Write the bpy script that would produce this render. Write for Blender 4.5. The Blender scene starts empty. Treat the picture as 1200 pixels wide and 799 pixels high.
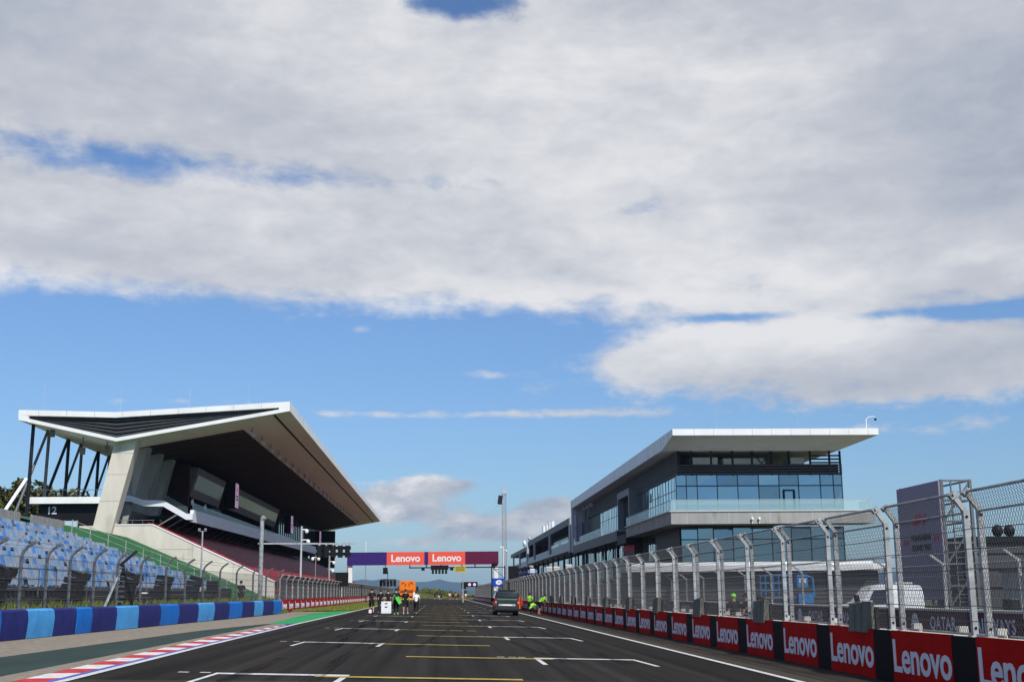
import bpy, math, random
from mathutils import Vector, Matrix, Euler
R = math.radians
rnd = random.Random(11)
scn = bpy.context.scene
col = scn.collection

# ------------------------------------------------------------------ materials
def nodes_of(m):
    m.use_nodes = True
    nt = m.node_tree
    return nt, nt.nodes, nt.links, nt.nodes['Principled BSDF']

def mat(name, c, rough=.6, metal=0.0, var=.12, scale=1.5, bump=0.0, bscale=40, spec=.22, stretch=(1, 1, 1), island=0.0, spots=None):
    """plain surface with wear: noise varies the colour a little, optional bump, optional random value per loose piece"""
    m = bpy.data.materials.new(name)
    nt, ns, ln, b = nodes_of(m)
    b.inputs['Roughness'].default_value = rough
    b.inputs['Metallic'].default_value = metal
    b.inputs['Specular IOR Level'].default_value = spec
    g = ns.new('ShaderNodeNewGeometry')
    mp = ns.new('ShaderNodeMapping'); mp.inputs['Scale'].default_value = stretch
    ln.new(g.outputs['Position'], mp.inputs['Vector'])
    n = ns.new('ShaderNodeTexNoise'); n.inputs['Scale'].default_value = scale; n.inputs['Detail'].default_value = 6
    n.inputs['Roughness'].default_value = .62
    ln.new(mp.outputs[0], n.inputs['Vector'])
    mr = ns.new('ShaderNodeMapRange'); mr.inputs['From Min'].default_value = .3; mr.inputs['From Max'].default_value = .7
    mr.inputs['To Min'].default_value = 1 - var; mr.inputs['To Max'].default_value = 1 + var
    ln.new(n.outputs['Fac'], mr.inputs['Value'])
    fac = mr.outputs[0]
    if island:
        r2 = ns.new('ShaderNodeMapRange'); r2.inputs['To Min'].default_value = 1 - island; r2.inputs['To Max'].default_value = 1 + island
        ln.new(g.outputs['Random Per Island'], r2.inputs['Value'])
        mm = ns.new('ShaderNodeMath'); mm.operation = 'MULTIPLY'
        ln.new(fac, mm.inputs[0]); ln.new(r2.outputs[0], mm.inputs[1]); fac = mm.outputs[0]
    hs = ns.new('ShaderNodeVectorMath'); hs.operation = 'SCALE'
    hs.inputs[0].default_value = c
    ln.new(fac, hs.inputs['Scale'])
    out = hs.outputs[0]
    if spots:
        n3 = ns.new('ShaderNodeTexNoise'); n3.inputs['Scale'].default_value = spots[1]; n3.inputs['Detail'].default_value = 5
        ln.new(mp.outputs[0], n3.inputs['Vector'])
        r3 = ns.new('ShaderNodeMapRange'); r3.inputs['From Min'].default_value = spots[2]; r3.inputs['From Max'].default_value = spots[2] + .12
        ln.new(n3.outputs['Fac'], r3.inputs['Value'])
        mx = ns.new('ShaderNodeMix'); mx.data_type = 'RGBA'
        ln.new(r3.outputs[0], mx.inputs[0]); ln.new(out, mx.inputs[6]); mx.inputs[7].default_value = (*spots[0], 1)
        out = mx.outputs[2]
    ln.new(out, b.inputs['Base Color'])
    if bump:
        n2 = ns.new('ShaderNodeTexNoise'); n2.inputs['Scale'].default_value = bscale; n2.inputs['Detail'].default_value = 4
        ln.new(mp.outputs[0], n2.inputs['Vector'])
        bp = ns.new('ShaderNodeBump'); bp.inputs['Strength'].default_value = bump; bp.inputs['Distance'].default_value = .02
        ln.new(n2.outputs['Fac'], bp.inputs['Height']); ln.new(bp.outputs[0], b.inputs['Normal'])
    return m

def asphalt_mat(name, c, streak=.25):
    """dark asphalt: grain, patches and long tyre streaks along the straight"""
    m = bpy.data.materials.new(name)
    nt, ns, ln, b = nodes_of(m)
    g = ns.new('ShaderNodeNewGeometry')
    def noise(sc, st, det=5):
        mp = ns.new('ShaderNodeMapping'); mp.inputs['Scale'].default_value = st
        ln.new(g.outputs['Position'], mp.inputs['Vector'])
        n = ns.new('ShaderNodeTexNoise'); n.inputs['Scale'].default_value = sc; n.inputs['Detail'].default_value = det
        ln.new(mp.outputs[0], n.inputs['Vector'])
        return n.outputs['Fac']
    def rng(v, a, b_, lo=.3, hi=.7):
        r = ns.new('ShaderNodeMapRange'); r.inputs['From Min'].default_value = lo; r.inputs['From Max'].default_value = hi
        r.inputs['To Min'].default_value = a; r.inputs['To Max'].default_value = b_
        ln.new(v, r.inputs['Value']); return r.outputs[0]
    def mul(a, b_):
        q = ns.new('ShaderNodeMath'); q.operation = 'MULTIPLY'; ln.new(a, q.inputs[0]); ln.new(b_, q.inputs[1]); return q.outputs[0]
    f = mul(rng(noise(60, (1, 1, 1), 3), .8, 1.2), rng(noise(.35, (1, .3, 1)), .88, 1.12))
    f = mul(f, rng(noise(1.0, (2.2, .018, 1), 3), 1 - streak, 1 + streak, .35, .65))
    f = mul(f, rng(noise(3.0, (1.5, .12, 1), 3), .93, 1.07))
    v = ns.new('ShaderNodeVectorMath'); v.operation = 'SCALE'; v.inputs[0].default_value = c
    ln.new(f, v.inputs['Scale']); ln.new(v.outputs[0], b.inputs['Base Color'])
    b.inputs['Roughness'].default_value = .9; b.inputs['Specular IOR Level'].default_value = .06
    bp = ns.new('ShaderNodeBump'); bp.inputs['Strength'].default_value = .35; bp.inputs['Distance'].default_value = .01
    ln.new(noise(90, (1, 1, 1), 3), bp.inputs['Height']); ln.new(bp.outputs[0], b.inputs['Normal'])
    return m

def glass_mat(name, c, rough=.04, metal=.8):
    m = bpy.data.materials.new(name)
    nt, ns, ln, b = nodes_of(m)
    b.inputs['Roughness'].default_value = rough
    b.inputs['Metallic'].default_value = metal
    oi = ns.new('ShaderNodeObjectInfo'); rr_ = ns.new('ShaderNodeMapRange'); rr_.inputs['To Min'].default_value = .68; rr_.inputs['To Max'].default_value = 1.2
    ln.new(oi.outputs['Random'], rr_.inputs['Value']); sc_ = ns.new('ShaderNodeVectorMath'); sc_.operation = 'SCALE'; sc_.inputs[0].default_value = c
    ln.new(rr_.outputs[0], sc_.inputs['Scale']); ln.new(sc_.outputs[0], b.inputs['Base Color'])
    g = ns.new('ShaderNodeNewGeometry')
    n = ns.new('ShaderNodeTexNoise'); n.inputs['Scale'].default_value = .5; n.inputs['Detail'].default_value = 1
    ln.new(g.outputs['Position'], n.inputs['Vector'])
    bp = ns.new('ShaderNodeBump'); bp.inputs['Strength'].default_value = .06; bp.inputs['Distance'].default_value = .05
    ln.new(n.outputs['Fac'], bp.inputs['Height']); ln.new(bp.outputs[0], b.inputs['Normal'])
    return m

def clear_mat(name, c, alpha=.45):
    m = bpy.data.materials.new(name)
    nt, ns, ln, b = nodes_of(m)
    b.inputs['Base Color'].default_value = (*c, 1); b.inputs['Roughness'].default_value = .05
    b.inputs['Alpha'].default_value = alpha
    return m

M = {}
M['asphalt'] = asphalt_mat('asphalt', (.0275, .0235, .0198), .36)
M['asphalt_verge'] = asphalt_mat('asphalt_verge', (.066, .055, .042), .14)
M['asphalt_pit'] = asphalt_mat('asphalt_pit', (.045, .042, .038), .12)
M['asphalt_patch'] = asphalt_mat('asphalt_patch', (.05, .043, .036), .1)
M['runoff_concrete'] = mat('runoff_concrete', (.26, .22, .165), .9, var=.28, scale=5, bump=.3, bscale=30)
M['dark_green'] = mat('dark_green', (.030, .052, .044), .85, var=.25, scale=1.2, stretch=(1, .25, 1), spots=((.045, .05, .048), .6, .55))
M['green_paint'] = mat('green_paint', (.03, .30, .10), .7, var=.15, scale=1)
M['white_paint'] = mat('white_paint', (.66, .65, .62), .75, var=.2, scale=4, spots=((.30, .29, .28), 1.3, .62))
M['worn_white'] = mat('worn_white', (.62, .61, .58), .7, var=.3, scale=5)
M['yellow_paint'] = mat('yellow_paint', (.40, .31, .07), .7, var=.3, scale=5)
M['red_paint'] = mat('red_paint', (.52, .04, .045), .75, var=.35, scale=4, spots=((.12, .05, .05), 1.2, .62))
M['blue_paint'] = mat('blue_paint', (.07, .12, .42), .7, var=.2, scale=3)
M['earth'] = mat('earth', (.10, .105, .045), .95, var=.35, scale=.4, bump=.5, bscale=6)
M['grass_ground'] = mat('grass_ground', (.155, .17, .03), .95, var=.35, scale=1.0, bump=.6, bscale=20)
M['bank_grass'] = mat('bank_grass', (.085, .092, .022), .95, var=.4, scale=.5, bump=.6, bscale=4)
M['grass_blade'] = mat('grass_blade', (.16, .19, .035), .8, var=.2, scale=1.5, island=.4)
M['turf'] = mat('turf', (.028, .125, .04), .95, var=.22, scale=1.2, bump=.3, bscale=30, stretch=(1, .4, 1))
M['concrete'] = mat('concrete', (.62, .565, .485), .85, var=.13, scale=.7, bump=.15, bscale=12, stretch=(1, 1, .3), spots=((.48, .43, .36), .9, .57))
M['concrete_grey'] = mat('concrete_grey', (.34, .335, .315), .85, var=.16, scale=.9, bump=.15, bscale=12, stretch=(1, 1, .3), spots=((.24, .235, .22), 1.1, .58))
M['concrete_dark'] = mat('concrete_dark', (.07, .07, .07), .9, var=.25, scale=1)
M['galv'] = mat('galv', (.40, .40, .395), .5, metal=.35, var=.3, scale=4, spots=((.24, .225, .20), 5, .58))
M['galv_dark'] = mat('galv_dark', (.15, .153, .155), .5, metal=.4, var=.25, scale=5)
M['wire'] = mat('wire', (.055, .056, .058), .5, metal=.2, var=.1)
M['cable'] = mat('cable', (.07, .07, .075), .5, metal=.2, var=.1)
M['white_cladding'] = mat('white_cladding', (.80, .80, .785), .45, var=.07, scale=.5, stretch=(1, 1, .3), spots=((.70, .695, .67), .9, .60))
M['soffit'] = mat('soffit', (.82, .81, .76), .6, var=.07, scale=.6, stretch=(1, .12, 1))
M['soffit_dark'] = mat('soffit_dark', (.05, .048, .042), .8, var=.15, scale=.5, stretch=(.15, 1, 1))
M['louvre'] = mat('louvre', (.045, .05, .055), .5, var=.15)
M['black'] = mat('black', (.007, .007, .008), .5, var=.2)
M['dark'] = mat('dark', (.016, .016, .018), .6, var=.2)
M['dark_metal'] = mat('dark_metal', (.02, .024, .032), .4, metal=.3, var=.2)
M['mid_grey'] = mat('mid_grey', (.20, .20, .205), .55, var=.12)
M['grey_cladding'] = mat('grey_cladding', (.075, .075, .081), .5, var=.1, scale=.5)
M['rib_grey'] = mat('rib_grey', (.11, .11, .115), .6)
M['light_grey'] = mat('light_grey', (.46, .47, .49), .5, var=.08, scale=.5)
M['slat'] = mat('slat', (.25, .25, .24), .6, var=.2, scale=3)
M['band_white'] = mat('band_white', (.70, .73, .77), .5, var=.05, scale=.4)
M['brown_box'] = mat('brown_box', (.16, .135, .13), .6, var=.15)
M['maroon'] = mat('maroon', (.10, .02, .04), .55, var=.15)
M['dark_red'] = mat('dark_red', (.035, .012, .014), .6, var=.2)
M['glass_front'] = glass_mat('glass_front', (.18, .30, .40))
M['glass_side'] = glass_mat('glass_side', (.46, .61, .62))
M['glass_dark'] = glass_mat('glass_dark', (.05, .06, .07), .06, .5)
M['glass_box'] = glass_mat('glass_box', (.62, .70, .68), .12, .35)
M['balustrade'] = clear_mat('balustrade', (.45, .66, .68), .30)
M['rail_glass'] = clear_mat('rail_glass', (.10, .14, .15), .25)
M['screen_glass'] = clear_mat('screen_glass', (.55, .68, .76), .7)
M['mullion'] = mat('mullion', (.035, .04, .045), .5)
M['seat_grey'] = mat('seat_grey', (.27, .315, .385), .5, var=.15, scale=3, island=.2)
M['seat_blue'] = mat('seat_blue', (.05, .185, .46), .45, var=.15, scale=3, island=.25)
M['seat_pale'] = mat('seat_pale', (.17, .29, .45), .5, var=.15, scale=3, island=.2)
M['seat_red'] = mat('seat_red', (.30, .016, .028), .5, var=.2, scale=2, island=.3)
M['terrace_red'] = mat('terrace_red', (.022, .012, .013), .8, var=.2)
M['red_band'] = mat('red_band', (.36, .03, .045), .6, var=.15)
M['barrier_light'] = mat('barrier_light', (.010, .15, .52), .5, var=.14, scale=2.5, bump=.25, bscale=3, spec=.08)
M['barrier_sky'] = mat('barrier_sky', (.07, .32, .66), .5, var=.16, scale=2.5, bump=.25, bscale=3, spec=.08)
M['barrier_navy'] = mat('barrier_navy', (.022, .027, .145), .6, var=.2, scale=2.5, bump=.25, bscale=3, spec=.08)
M['board_red'] = mat('board_red', (.48, .008, .007), .6, var=.12, spec=.03, bump=.3, bscale=1.5, spots=((.26, .012, .012), 1.6, .60))
M['board_dark'] = mat('board_dark', (.012, .010, .014), .6, var=.15, spec=.06)
M['lettering'] = mat('lettering', (.74, .74, .80), .6, var=.04)
M['banner_red'] = mat('banner_red', (.80, .10, .065), .6, var=.03)
M['banner_navy'] = mat('banner_navy', (.035, .015, .15), .6, var=.05)
M['banner_maroon'] = mat('banner_maroon', (.11, .008, .042), .6, var=.05)
M['lilac'] = mat('lilac', (.27, .225, .295), .6, var=.06, scale=.6)
M['pink'] = mat('pink', (.85, .64, .82), .6, var=.06)
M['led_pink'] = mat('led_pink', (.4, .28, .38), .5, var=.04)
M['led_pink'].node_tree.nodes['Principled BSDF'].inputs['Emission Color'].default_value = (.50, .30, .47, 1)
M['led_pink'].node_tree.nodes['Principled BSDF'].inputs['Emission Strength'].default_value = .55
M['logo_red'] = mat('logo_red', (.62, .02, .045), .6)
M['fia_blue'] = mat('fia_blue', (.015, .06, .40), .5)
M['sign_yellow'] = mat('sign_yellow', (.55, .45, .05), .5, var=.2, scale=6)
M['qatar'] = mat('qatar', (.075, .012, .03), .5)
M['orange'] = mat('orange', (.85, .20, .012), .45, var=.1)
M['hi_orange'] = mat('hi_orange', (.85, .13, .02), .6)
M['white_plastic'] = mat('white_plastic', (.80, .80, .80), .4, var=.05)
M['rubber'] = mat('rubber', (.018, .018, .018), .8)
M['van_paint'] = mat('van_paint', (.05, .058, .053), .25, metal=.5, var=.05)
M['white_van'] = mat('white_van', (.75, .76, .77), .3, var=.04)
M['van_dark'] = mat('van_dark', (.035, .036, .036), .5)
M['tail_light'] = mat('tail_light', (.45, .015, .015), .25)
M['chrome'] = mat('chrome', (.6, .6, .6), .2, metal=.9)
M['lift_blue'] = mat('lift_blue', (.05, .26, .62), .45, var=.1)
M['pad_grey'] = mat('pad_grey', (.155, .15, .125), .8, var=.2, scale=3)
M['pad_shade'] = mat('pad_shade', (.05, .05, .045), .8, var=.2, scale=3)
M['cream'] = mat('cream', (.55, .53, .47), .7, var=.1)
M['skin'] = mat('skin', (.46, .27, .19), .6)
M['hair'] = mat('hair', (.035, .022, .015), .7)
M['cloth_black'] = mat('cloth_black', (.014, .014, .016), .85)
M['cloth_white'] = mat('cloth_white', (.74, .74, .74), .85)
M['cloth_green'] = mat('cloth_green', (.30, .80, .05), .8)
M['cloth_orange'] = mat('cloth_orange', (.75, .22, .04), .8)
M['cloth_red'] = mat('cloth_red', (.5, .05, .05), .8)
M['bag_green'] = mat('bag_green', (.10, .62, .08), .6)
M['leaf'] = mat('leaf', (.085, .11, .024), .7, var=.3, scale=.25, island=.45)
M['leaf_yellow'] = mat('leaf_yellow', (.15, .15, .032), .7, var=.3, scale=.25, island=.45)
M['leaf_olive'] = mat('leaf_olive', (.095, .092, .022), .7, var=.3, scale=.25, island=.45)
M['bark'] = mat('bark', (.10, .075, .055), .9)
M['mountain'] = mat('mountain', (.03, .045, .05), .95, var=.3, scale=.002)
M['lamp_glass'] = mat('lamp_glass', (.55, .56, .58), .2)
M['yellow_plastic'] = mat('yellow_plastic', (.65, .45, .03), .5)

# ------------------------------------------------------------------ mesh builder
def link(o): col.objects.link(o); return o

def props(o, label=None, cat=None, group=None, kind=None):
    if label: o['label'] = label
    if cat: o['category'] = cat
    if group: o['group'] = group
    if kind: o['kind'] = kind
    return o

def empty(name, loc, label, cat, group=None, rz=0.0):
    o = bpy.data.objects.new(name, None); link(o); o.location = loc; o.rotation_euler = (0, 0, rz)
    o.empty_display_size = .2
    return props(o, label, cat, group)

def root_of(o):
    while o.parent: o = o.parent
    return o

class MB:
    def __init__(s): s.v = []; s.f = []; s.mi = []
    def add(s, vs, fs, mi=0):
        k = len(s.v); s.v += [tuple(p) for p in vs]
        s.f += [tuple(i + k for i in f) for f in fs]; s.mi += [mi] * len(fs); return s
    def box(s, x0, x1, y0, y1, z0, z1, mi=0):
        v = [(x, y, z) for z in (z0, z1) for y in (y0, y1) for x in (x0, x1)]
        return s.add(v, [(0, 2, 3, 1), (4, 5, 7, 6), (0, 1, 5, 4), (2, 6, 7, 3), (0, 4, 6, 2), (1, 3, 7, 5)], mi)
    def rbox(s, c, size, rot, mi=0):
        m = Euler(rot).to_matrix(); hx, hy, hz = (q / 2 for q in size); c = Vector(c)
        v = [c + m @ Vector((x, y, z)) for z in (-hz, hz) for y in (-hy, hy) for x in (-hx, hx)]
        return s.add(v, [(0, 2, 3, 1), (4, 5, 7, 6), (0, 1, 5, 4), (2, 6, 7, 3), (0, 4, 6, 2), (1, 3, 7, 5)], mi)
    def tube(s, p, q, r, n=8, r2=None, mi=0, caps=True):
        p, q = Vector(p), Vector(q); d = q - p
        if d.length < 1e-6: return s
        a = d.orthogonal().normalized(); b = d.normalized().cross(a); r2 = r if r2 is None else r2
        v = []
        for c, rr in ((p, r), (q, r2)):
            for i in range(n):
                t = 2 * math.pi * (i + .5) / n; v.append(c + a * math.cos(t) * rr + b * math.sin(t) * rr)
        f = [(i, (i + 1) % n, n + (i + 1) % n, n + i) for i in range(n)]
        if caps: f += [tuple(range(n - 1, -1, -1)), tuple(range(n, 2 * n))]
        return s.add(v, f, mi)
    def path(s, pts, r, n=6, mi=0):
        for a, b in zip(pts, pts[1:]): s.tube(a, b, r, n, mi=mi)
        return s
    def bar(s, p, q, w, h, up=(0, 0, 1), mi=0):
        p, q, up = Vector(p), Vector(q), Vector(up); d = (q - p).normalized()
        sx = d.cross(up)
        if sx.length < 1e-4: sx = d.cross(Vector((0, 1, 0)))
        sx.normalize(); u = sx.cross(d)
        v = [c + sx * a * w / 2 + u * b * h / 2 for c in (p, q) for a, b in ((-1, -1), (1, -1), (1, 1), (-1, 1))]
        return s.add(v, [(0, 1, 5, 4), (1, 2, 6, 5), (2, 3, 7, 6), (3, 0, 4, 7), (3, 2, 1, 0), (4, 5, 6, 7)], mi)
    def prism_y(s, poly, y0, y1, mi=0):      # polygon in X,Z pushed along Y
        n = len(poly); v = [(x, y0, z) for x, z in poly] + [(x, y1, z) for x, z in poly]
        return s.add(v, [tuple(range(n)), tuple(range(2 * n - 1, n - 1, -1))] + [(i, n + i, n + (i + 1) % n, (i + 1) % n) for i in range(n)], mi)
    def prism_x(s, poly, x0, x1, mi=0):      # polygon in Y,Z pushed along X
        n = len(poly); v = [(x0, y, z) for y, z in poly] + [(x1, y, z) for y, z in poly]
        return s.add(v, [tuple(range(n)), tuple(range(2 * n - 1, n - 1, -1))] + [(i, n + i, n + (i + 1) % n, (i + 1) % n) for i in range(n)], mi)
    def strip_y(s, line, t, y0, y1, mi=0):   # a thick polyline in X,Z pushed along Y, thickness t upward
        for a, b in zip(line, line[1:]):
            s.prism_y([a, b, (b[0], b[1] + t), (a[0], a[1] + t)], y0, y1, mi)
        return s
    def ell(s, c, r, n=10, m=6, mi=0):
        cx, cy, cz = c; rx, ry, rz = r; v = []; f = []
        for j in range(1, m):
            t = math.pi * j / m
            for i in range(n):
                a = 2 * math.pi * i / n; v.append((cx + rx * math.sin(t) * math.cos(a), cy + ry * math.sin(t) * math.sin(a), cz + rz * math.cos(t)))
        v += [(cx, cy, cz + rz), (cx, cy, cz - rz)]; T = len(v) - 2
        for j in range(m - 2):
            for i in range(n): f.append((j * n + i, (j + 1) * n + i, (j + 1) * n + (i + 1) % n, j * n + (i + 1) % n))
        for i in range(n):
            f.append((T, i, (i + 1) % n)); f.append((T + 1, (m - 2) * n + (i + 1) % n, (m - 2) * n + i))
        return s.add(v, f, mi)
    def wheel(s, c, r, w, axis='x', n=16, mi=0):
        c = Vector(c); d = Vector((w / 2, 0, 0)) if axis == 'x' else Vector((0, w / 2, 0))
        return s.tube(c - d, c + d, r, n, mi=mi)
    def build(s, name, mats, parent=None, world=False, smooth=False):
        if not isinstance(mats, (list, tuple)): mats = [mats]
        me = bpy.data.meshes.new(name)
        v = s.v
        if world and parent is not None:
            L = root_of(parent).location; v = [(x - L.x, y - L.y, z - L.z) for x, y, z in v]
        me.from_pydata(v, [], s.f); me.update()
        for m in mats: me.materials.append(m)
        if len(mats) > 1:
            for p, i in zip(me.polygons, s.mi): p.material_index = i
        if smooth:
            for p in me.polygons: p.use_smooth = True
            try: me.set_sharp_from_angle(angle=R(38))
            except Exception: pass
        o = bpy.data.objects.new(name, me); link(o)
        if parent is not None: o.parent = parent
        return o

def copy_tree(o, parent=None):
    c = o.copy(); link(c)
    if parent is not None: c.parent = parent
    for ch in o.children: copy_tree(ch, c)
    return c

def text_mesh(txt, size, bold=.0, extrude=.004, spacing=1.0):
    cu = bpy.data.curves.new('lettering', 'FONT'); cu.body = txt; cu.size = size; cu.offset = bold
    cu.extrude = extrude; cu.align_x = 'CENTER'; cu.align_y = 'CENTER'; cu.space_character = spacing; cu.resolution_u = 3
    o = bpy.data.objects.new('lettering', cu); link(o)
    dg = bpy.context.evaluated_depsgraph_get()
    me = bpy.data.meshes.new_from_object(o.evaluated_get(dg))
    bpy.data.objects.remove(o); bpy.data.curves.remove(cu)
    me.name = 'lettering'; me.materials.clear()
    return me

ROT_NEG_X = Matrix(((0, 0, -1), (-1, 0, 0), (0, 1, 0))).to_euler()   # text seen from the -X side
ROT_POS_X = Matrix(((0, 0, 1), (1, 0, 0), (0, 1, 0))).to_euler()     # text seen from the +X side
ROT_NEG_Y = Euler((R(90), 0, 0))                                     # text seen from the -Y side
def put_text(me, m, parent, wloc, rot, scale=(1, 1, 1), name='lettering'):
    if not me.materials: me.materials.append(m)
    o = bpy.data.objects.new(name, me); link(o); o.parent = parent
    L = root_of(parent).location
    o.location = Vector(wloc) - L; o.rotation_euler = rot; o.scale = scale
    return o

ORD = ['first', 'second', 'third', 'fourth', 'fifth', 'sixth', 'seventh', 'eighth', 'ninth', 'tenth', 'eleventh', 'twelfth', 'thirteenth',
       'fourteenth', 'fifteenth', 'sixteenth', 'seventeenth', 'eighteenth', 'nineteenth']
TENS = ['', '', 'twenty', 'thirty', 'forty', 'fifty', 'sixty', 'seventy', 'eighty', 'ninety']
def ordinal(n):
    if n <= 19: return ORD[n - 1]
    t, u = divmod(n, 10)
    if u == 0: return TENS[t][:-1] + 'ieth'
    return TENS[t] + '-' + ORD[u - 1]

def lerp(x, xs, ys):
    if x <= xs[0]: return ys[0]
    for a, b, c, d in zip(xs, xs[1:], ys, ys[1:]):
        if x <= b: return c + (d - c) * (x - a) / (b - a)
    return ys[-1]

S = .03                                  # cross fall of the straight
def gz(x): return -S * max(-12.0, min(9.7, x))
def sheet(name, pts, off, m, kind='structure'):
    b = MB(); b.add([(x, y, gz(x) + off) for x, y in pts], [tuple(range(len(pts)))])
    o = b.build(name, m)
    nrm = o.data.polygons[0].normal
    if nrm.z < 0: o.data.flip_normals()
    return props(o, kind=kind)

# ------------------------------------------------------------------ ground and track
prof = [(-14000, -2.0), (-400, .2), (-60, .34), (-12, .33), (9.7, -.33), (40, -.34), (300, -.36), (14000, -2.0)]
b = MB(); ys = [-3000, 0, 500, 14000]
for y in ys:
    b.v += [(x, y, z) for x, z in prof]
n = len(prof)
for j in range(len(ys) - 1):
    for i in range(n - 1): b.f.append((j * n + i, j * n + i + 1, (j + 1) * n + i + 1, (j + 1) * n + i)); b.mi.append(0)
props(b.build('ground', M['earth']), kind='structure')

LX = ([-40, 22, 36, 62, 137, 370], [-6.2, -6.34, -6.58, -6.84, -7.1, -7.2])      # left edge of the track
def lx(y): return lerp(y, *LX)
LY = [-30, 0, 22, 30, 36, 45, 62, 80, 100, 137, 200, 370]
track = [(lx(y), y) for y in LY] + [(9.3, 370), (9.3, -30)]
sheet('track', track, 0.0, M['asphalt'])
sheet('verge', [(7.32, -30), (9.32, -30), (9.32, 370), (7.32, 370)], .004, M['asphalt_verge'])
sheet('pit_lane', [(9.7, -30), (26, -30), (26, 420), (9.7, 420)], .004, M['asphalt_pit'])
sheet('asphalt_patch', [(lx(20), 20), (7.1, 19), (7.1, 24.1), (1.5, 24.3), (1.0, 23.6), (lx(23), 22.6)], .003, M['asphalt_patch'])
KY = [-30, 0, 22, 30, 36, 45, 61.5]
def kerb_out(y): return lx(y) - lerp(y, [22, 40, 61.6], [.62, .72, .18])
sheet('runoff_concrete', [(-13.6, -30), (-13.3, 20), (-12.6, 37), (-11.6, 63), (-10.8, 87), (-11.1, 97), (-8.8, 99), (-8.8, 76), (-7.4, 61.5)] + [(kerb_out(y), y) for y in (61.5, 45, 36, 22, 0, -30)], .004, M['runoff_concrete'])
sheet('runoff_green', [(-10.6, 0), (-9.8, 28.9), (-9.2, 50), (-8.3, 60.4), (-7.95, 61), (-7.9, 43), (-7.75, 23), (-7.6, 0)], .008, M['dark_green'])
sheet('green_paint', [(-8.14, 60.4), (-8.77, 77), (-9.06, 93), (-8.4, 99.5), (-7.74, 105.6), (-7.2, 109.6), (lx(137) - .1, 137)] + [(lx(y) - .14, y) for y in (120, 100, 80, 62)], .012, M['green_paint'])
sheet('grass_verge', [(-11.3, 96.6), (-9.6, 104.5), (-8.0, 108), (-7.3, 113), (-7.25, 137), (-7.35, 370), (-12.6, 370), (-11.6, 130)], .010, M['grass_ground'])

sheet('bounce_path', [(-14.25, 92.2), (-11.95, 92.2), (-12.25, 330), (-14.25, 330)], .008, M['runoff_concrete'])  # pale strip added to bounce light up onto the grandstand soffit
# painted edge lines, grid boxes
b = MB()
def flat(b, pts, off, mi=0):
    k = len(b.v); b.v += [(x, y, gz(x) + off) for x, y in pts]; b.f.append(tuple(range(k, k + len(pts)))); b.mi.append(mi)
for a, c in zip(LY, LY[1:]):
    flat(b, [(lx(a) - .14, a), (lx(a) + .03, a), (lx(c) + .03, c), (lx(c) - .14, c)], .016, 0)
    flat(b, [(7.16, a), (7.33, a), (7.33, c), (7.16, c)], .012, 0)
for k in range(10):
    y = 24.75 + 15.6 * k; w = .2
    flat(b, [(-4.32, y - w), (-1.74, y - w), (-1.74, y + w), (-4.32, y + w)], .010, 0)
    flat(b, [(-4.32, y - w), (-4.22, y - w), (-4.30, y - 2.9), (-4.4, y - 2.9)], .010, 0)
    flat(b, [(-1.86, y - w), (-1.74, y - w), (-1.80, y - 2.4), (-1.92, y - 2.4)], .010, 0)
    for q in (0, .42):
        flat(b, [(-5.05 + q, y + .1), (-4.85 + q, y + .1), (-4.85 + q, y + .3), (-5.05 + q, y + .3)], .010, 0)
    flat(b, [(-2.36, y - .62), (1.6, y - .62), (1.6, y - .24), (-2.36, y - .24)], .014, 1)
    y = 32.75 + 15.75 * k
    flat(b, [(2.45, y - w), (5.1, y - w), (5.1, y + w), (2.45, y + w)], .010, 0)
    flat(b, [(5.0, y - w), (5.12, y - w), (5.24, y - 2.9), (5.12, y - 2.9)], .010, 0)
    flat(b, [(2.44, y - w), (2.56, y - w), (2.56, y - 3.0), (2.44, y - 3.0)], .010, 0)
    for q in (0, .3, .55):
        flat(b, [(1.5 + q, y + .22), (1.7 + q, y + .22), (1.7 + q, y + .38), (1.5 + q, y + .38)], .010, 0)
    flat(b, [(-.85, y - .62), (2.9, y - .62), (2.9, y - .24), (-.85, y - .24)], .014, 1)
props(b.build('road_markings', [M['worn_white'], M['yellow_paint']]), kind='structure')

# rubber laid down by launching cars
rm = bpy.data.materials.new('rubber_marks'); nt_, ns_, ln_, b_ = nodes_of(rm)
b_.inputs['Base Color'].default_value = (.010, .010, .010, 1); b_.inputs['Roughness'].default_value = .8; b_.inputs['Specular IOR Level'].default_value = .1
g_ = ns_.new('ShaderNodeNewGeometry'); mp_ = ns_.new('ShaderNodeMapping'); mp_.inputs['Scale'].default_value = (6, .22, 1); ln_.new(g_.outputs['Position'], mp_.inputs[0])
n_ = ns_.new('ShaderNodeTexNoise'); n_.inputs['Scale'].default_value = 1.0; n_.inputs['Detail'].default_value = 5; ln_.new(mp_.outputs[0], n_.inputs['Vector'])
r_ = ns_.new('ShaderNodeMapRange'); r_.inputs['From Min'].default_value = .38; r_.inputs['From Max'].default_value = .68; r_.inputs['To Max'].default_value = .6
ln_.new(n_.outputs['Fac'], r_.inputs['Value']); ln_.new(r_.outputs[0], b_.inputs['Alpha'])
b = MB()
for k in range(9):
    for xc, y in ((-3.05, 22.6 + 15.6 * k), (3.85, 30.6 + 15.75 * k)):
        for sx in (-.72, .72):
            L_ = rnd.uniform(5, 12); d_ = rnd.uniform(-.25, .25)
            flat(b, [(xc + sx - .17, y), (xc + sx + .17, y), (xc + sx + d_ + .13, y + L_), (xc + sx + d_ - .13, y + L_)], .018, 0)
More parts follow.
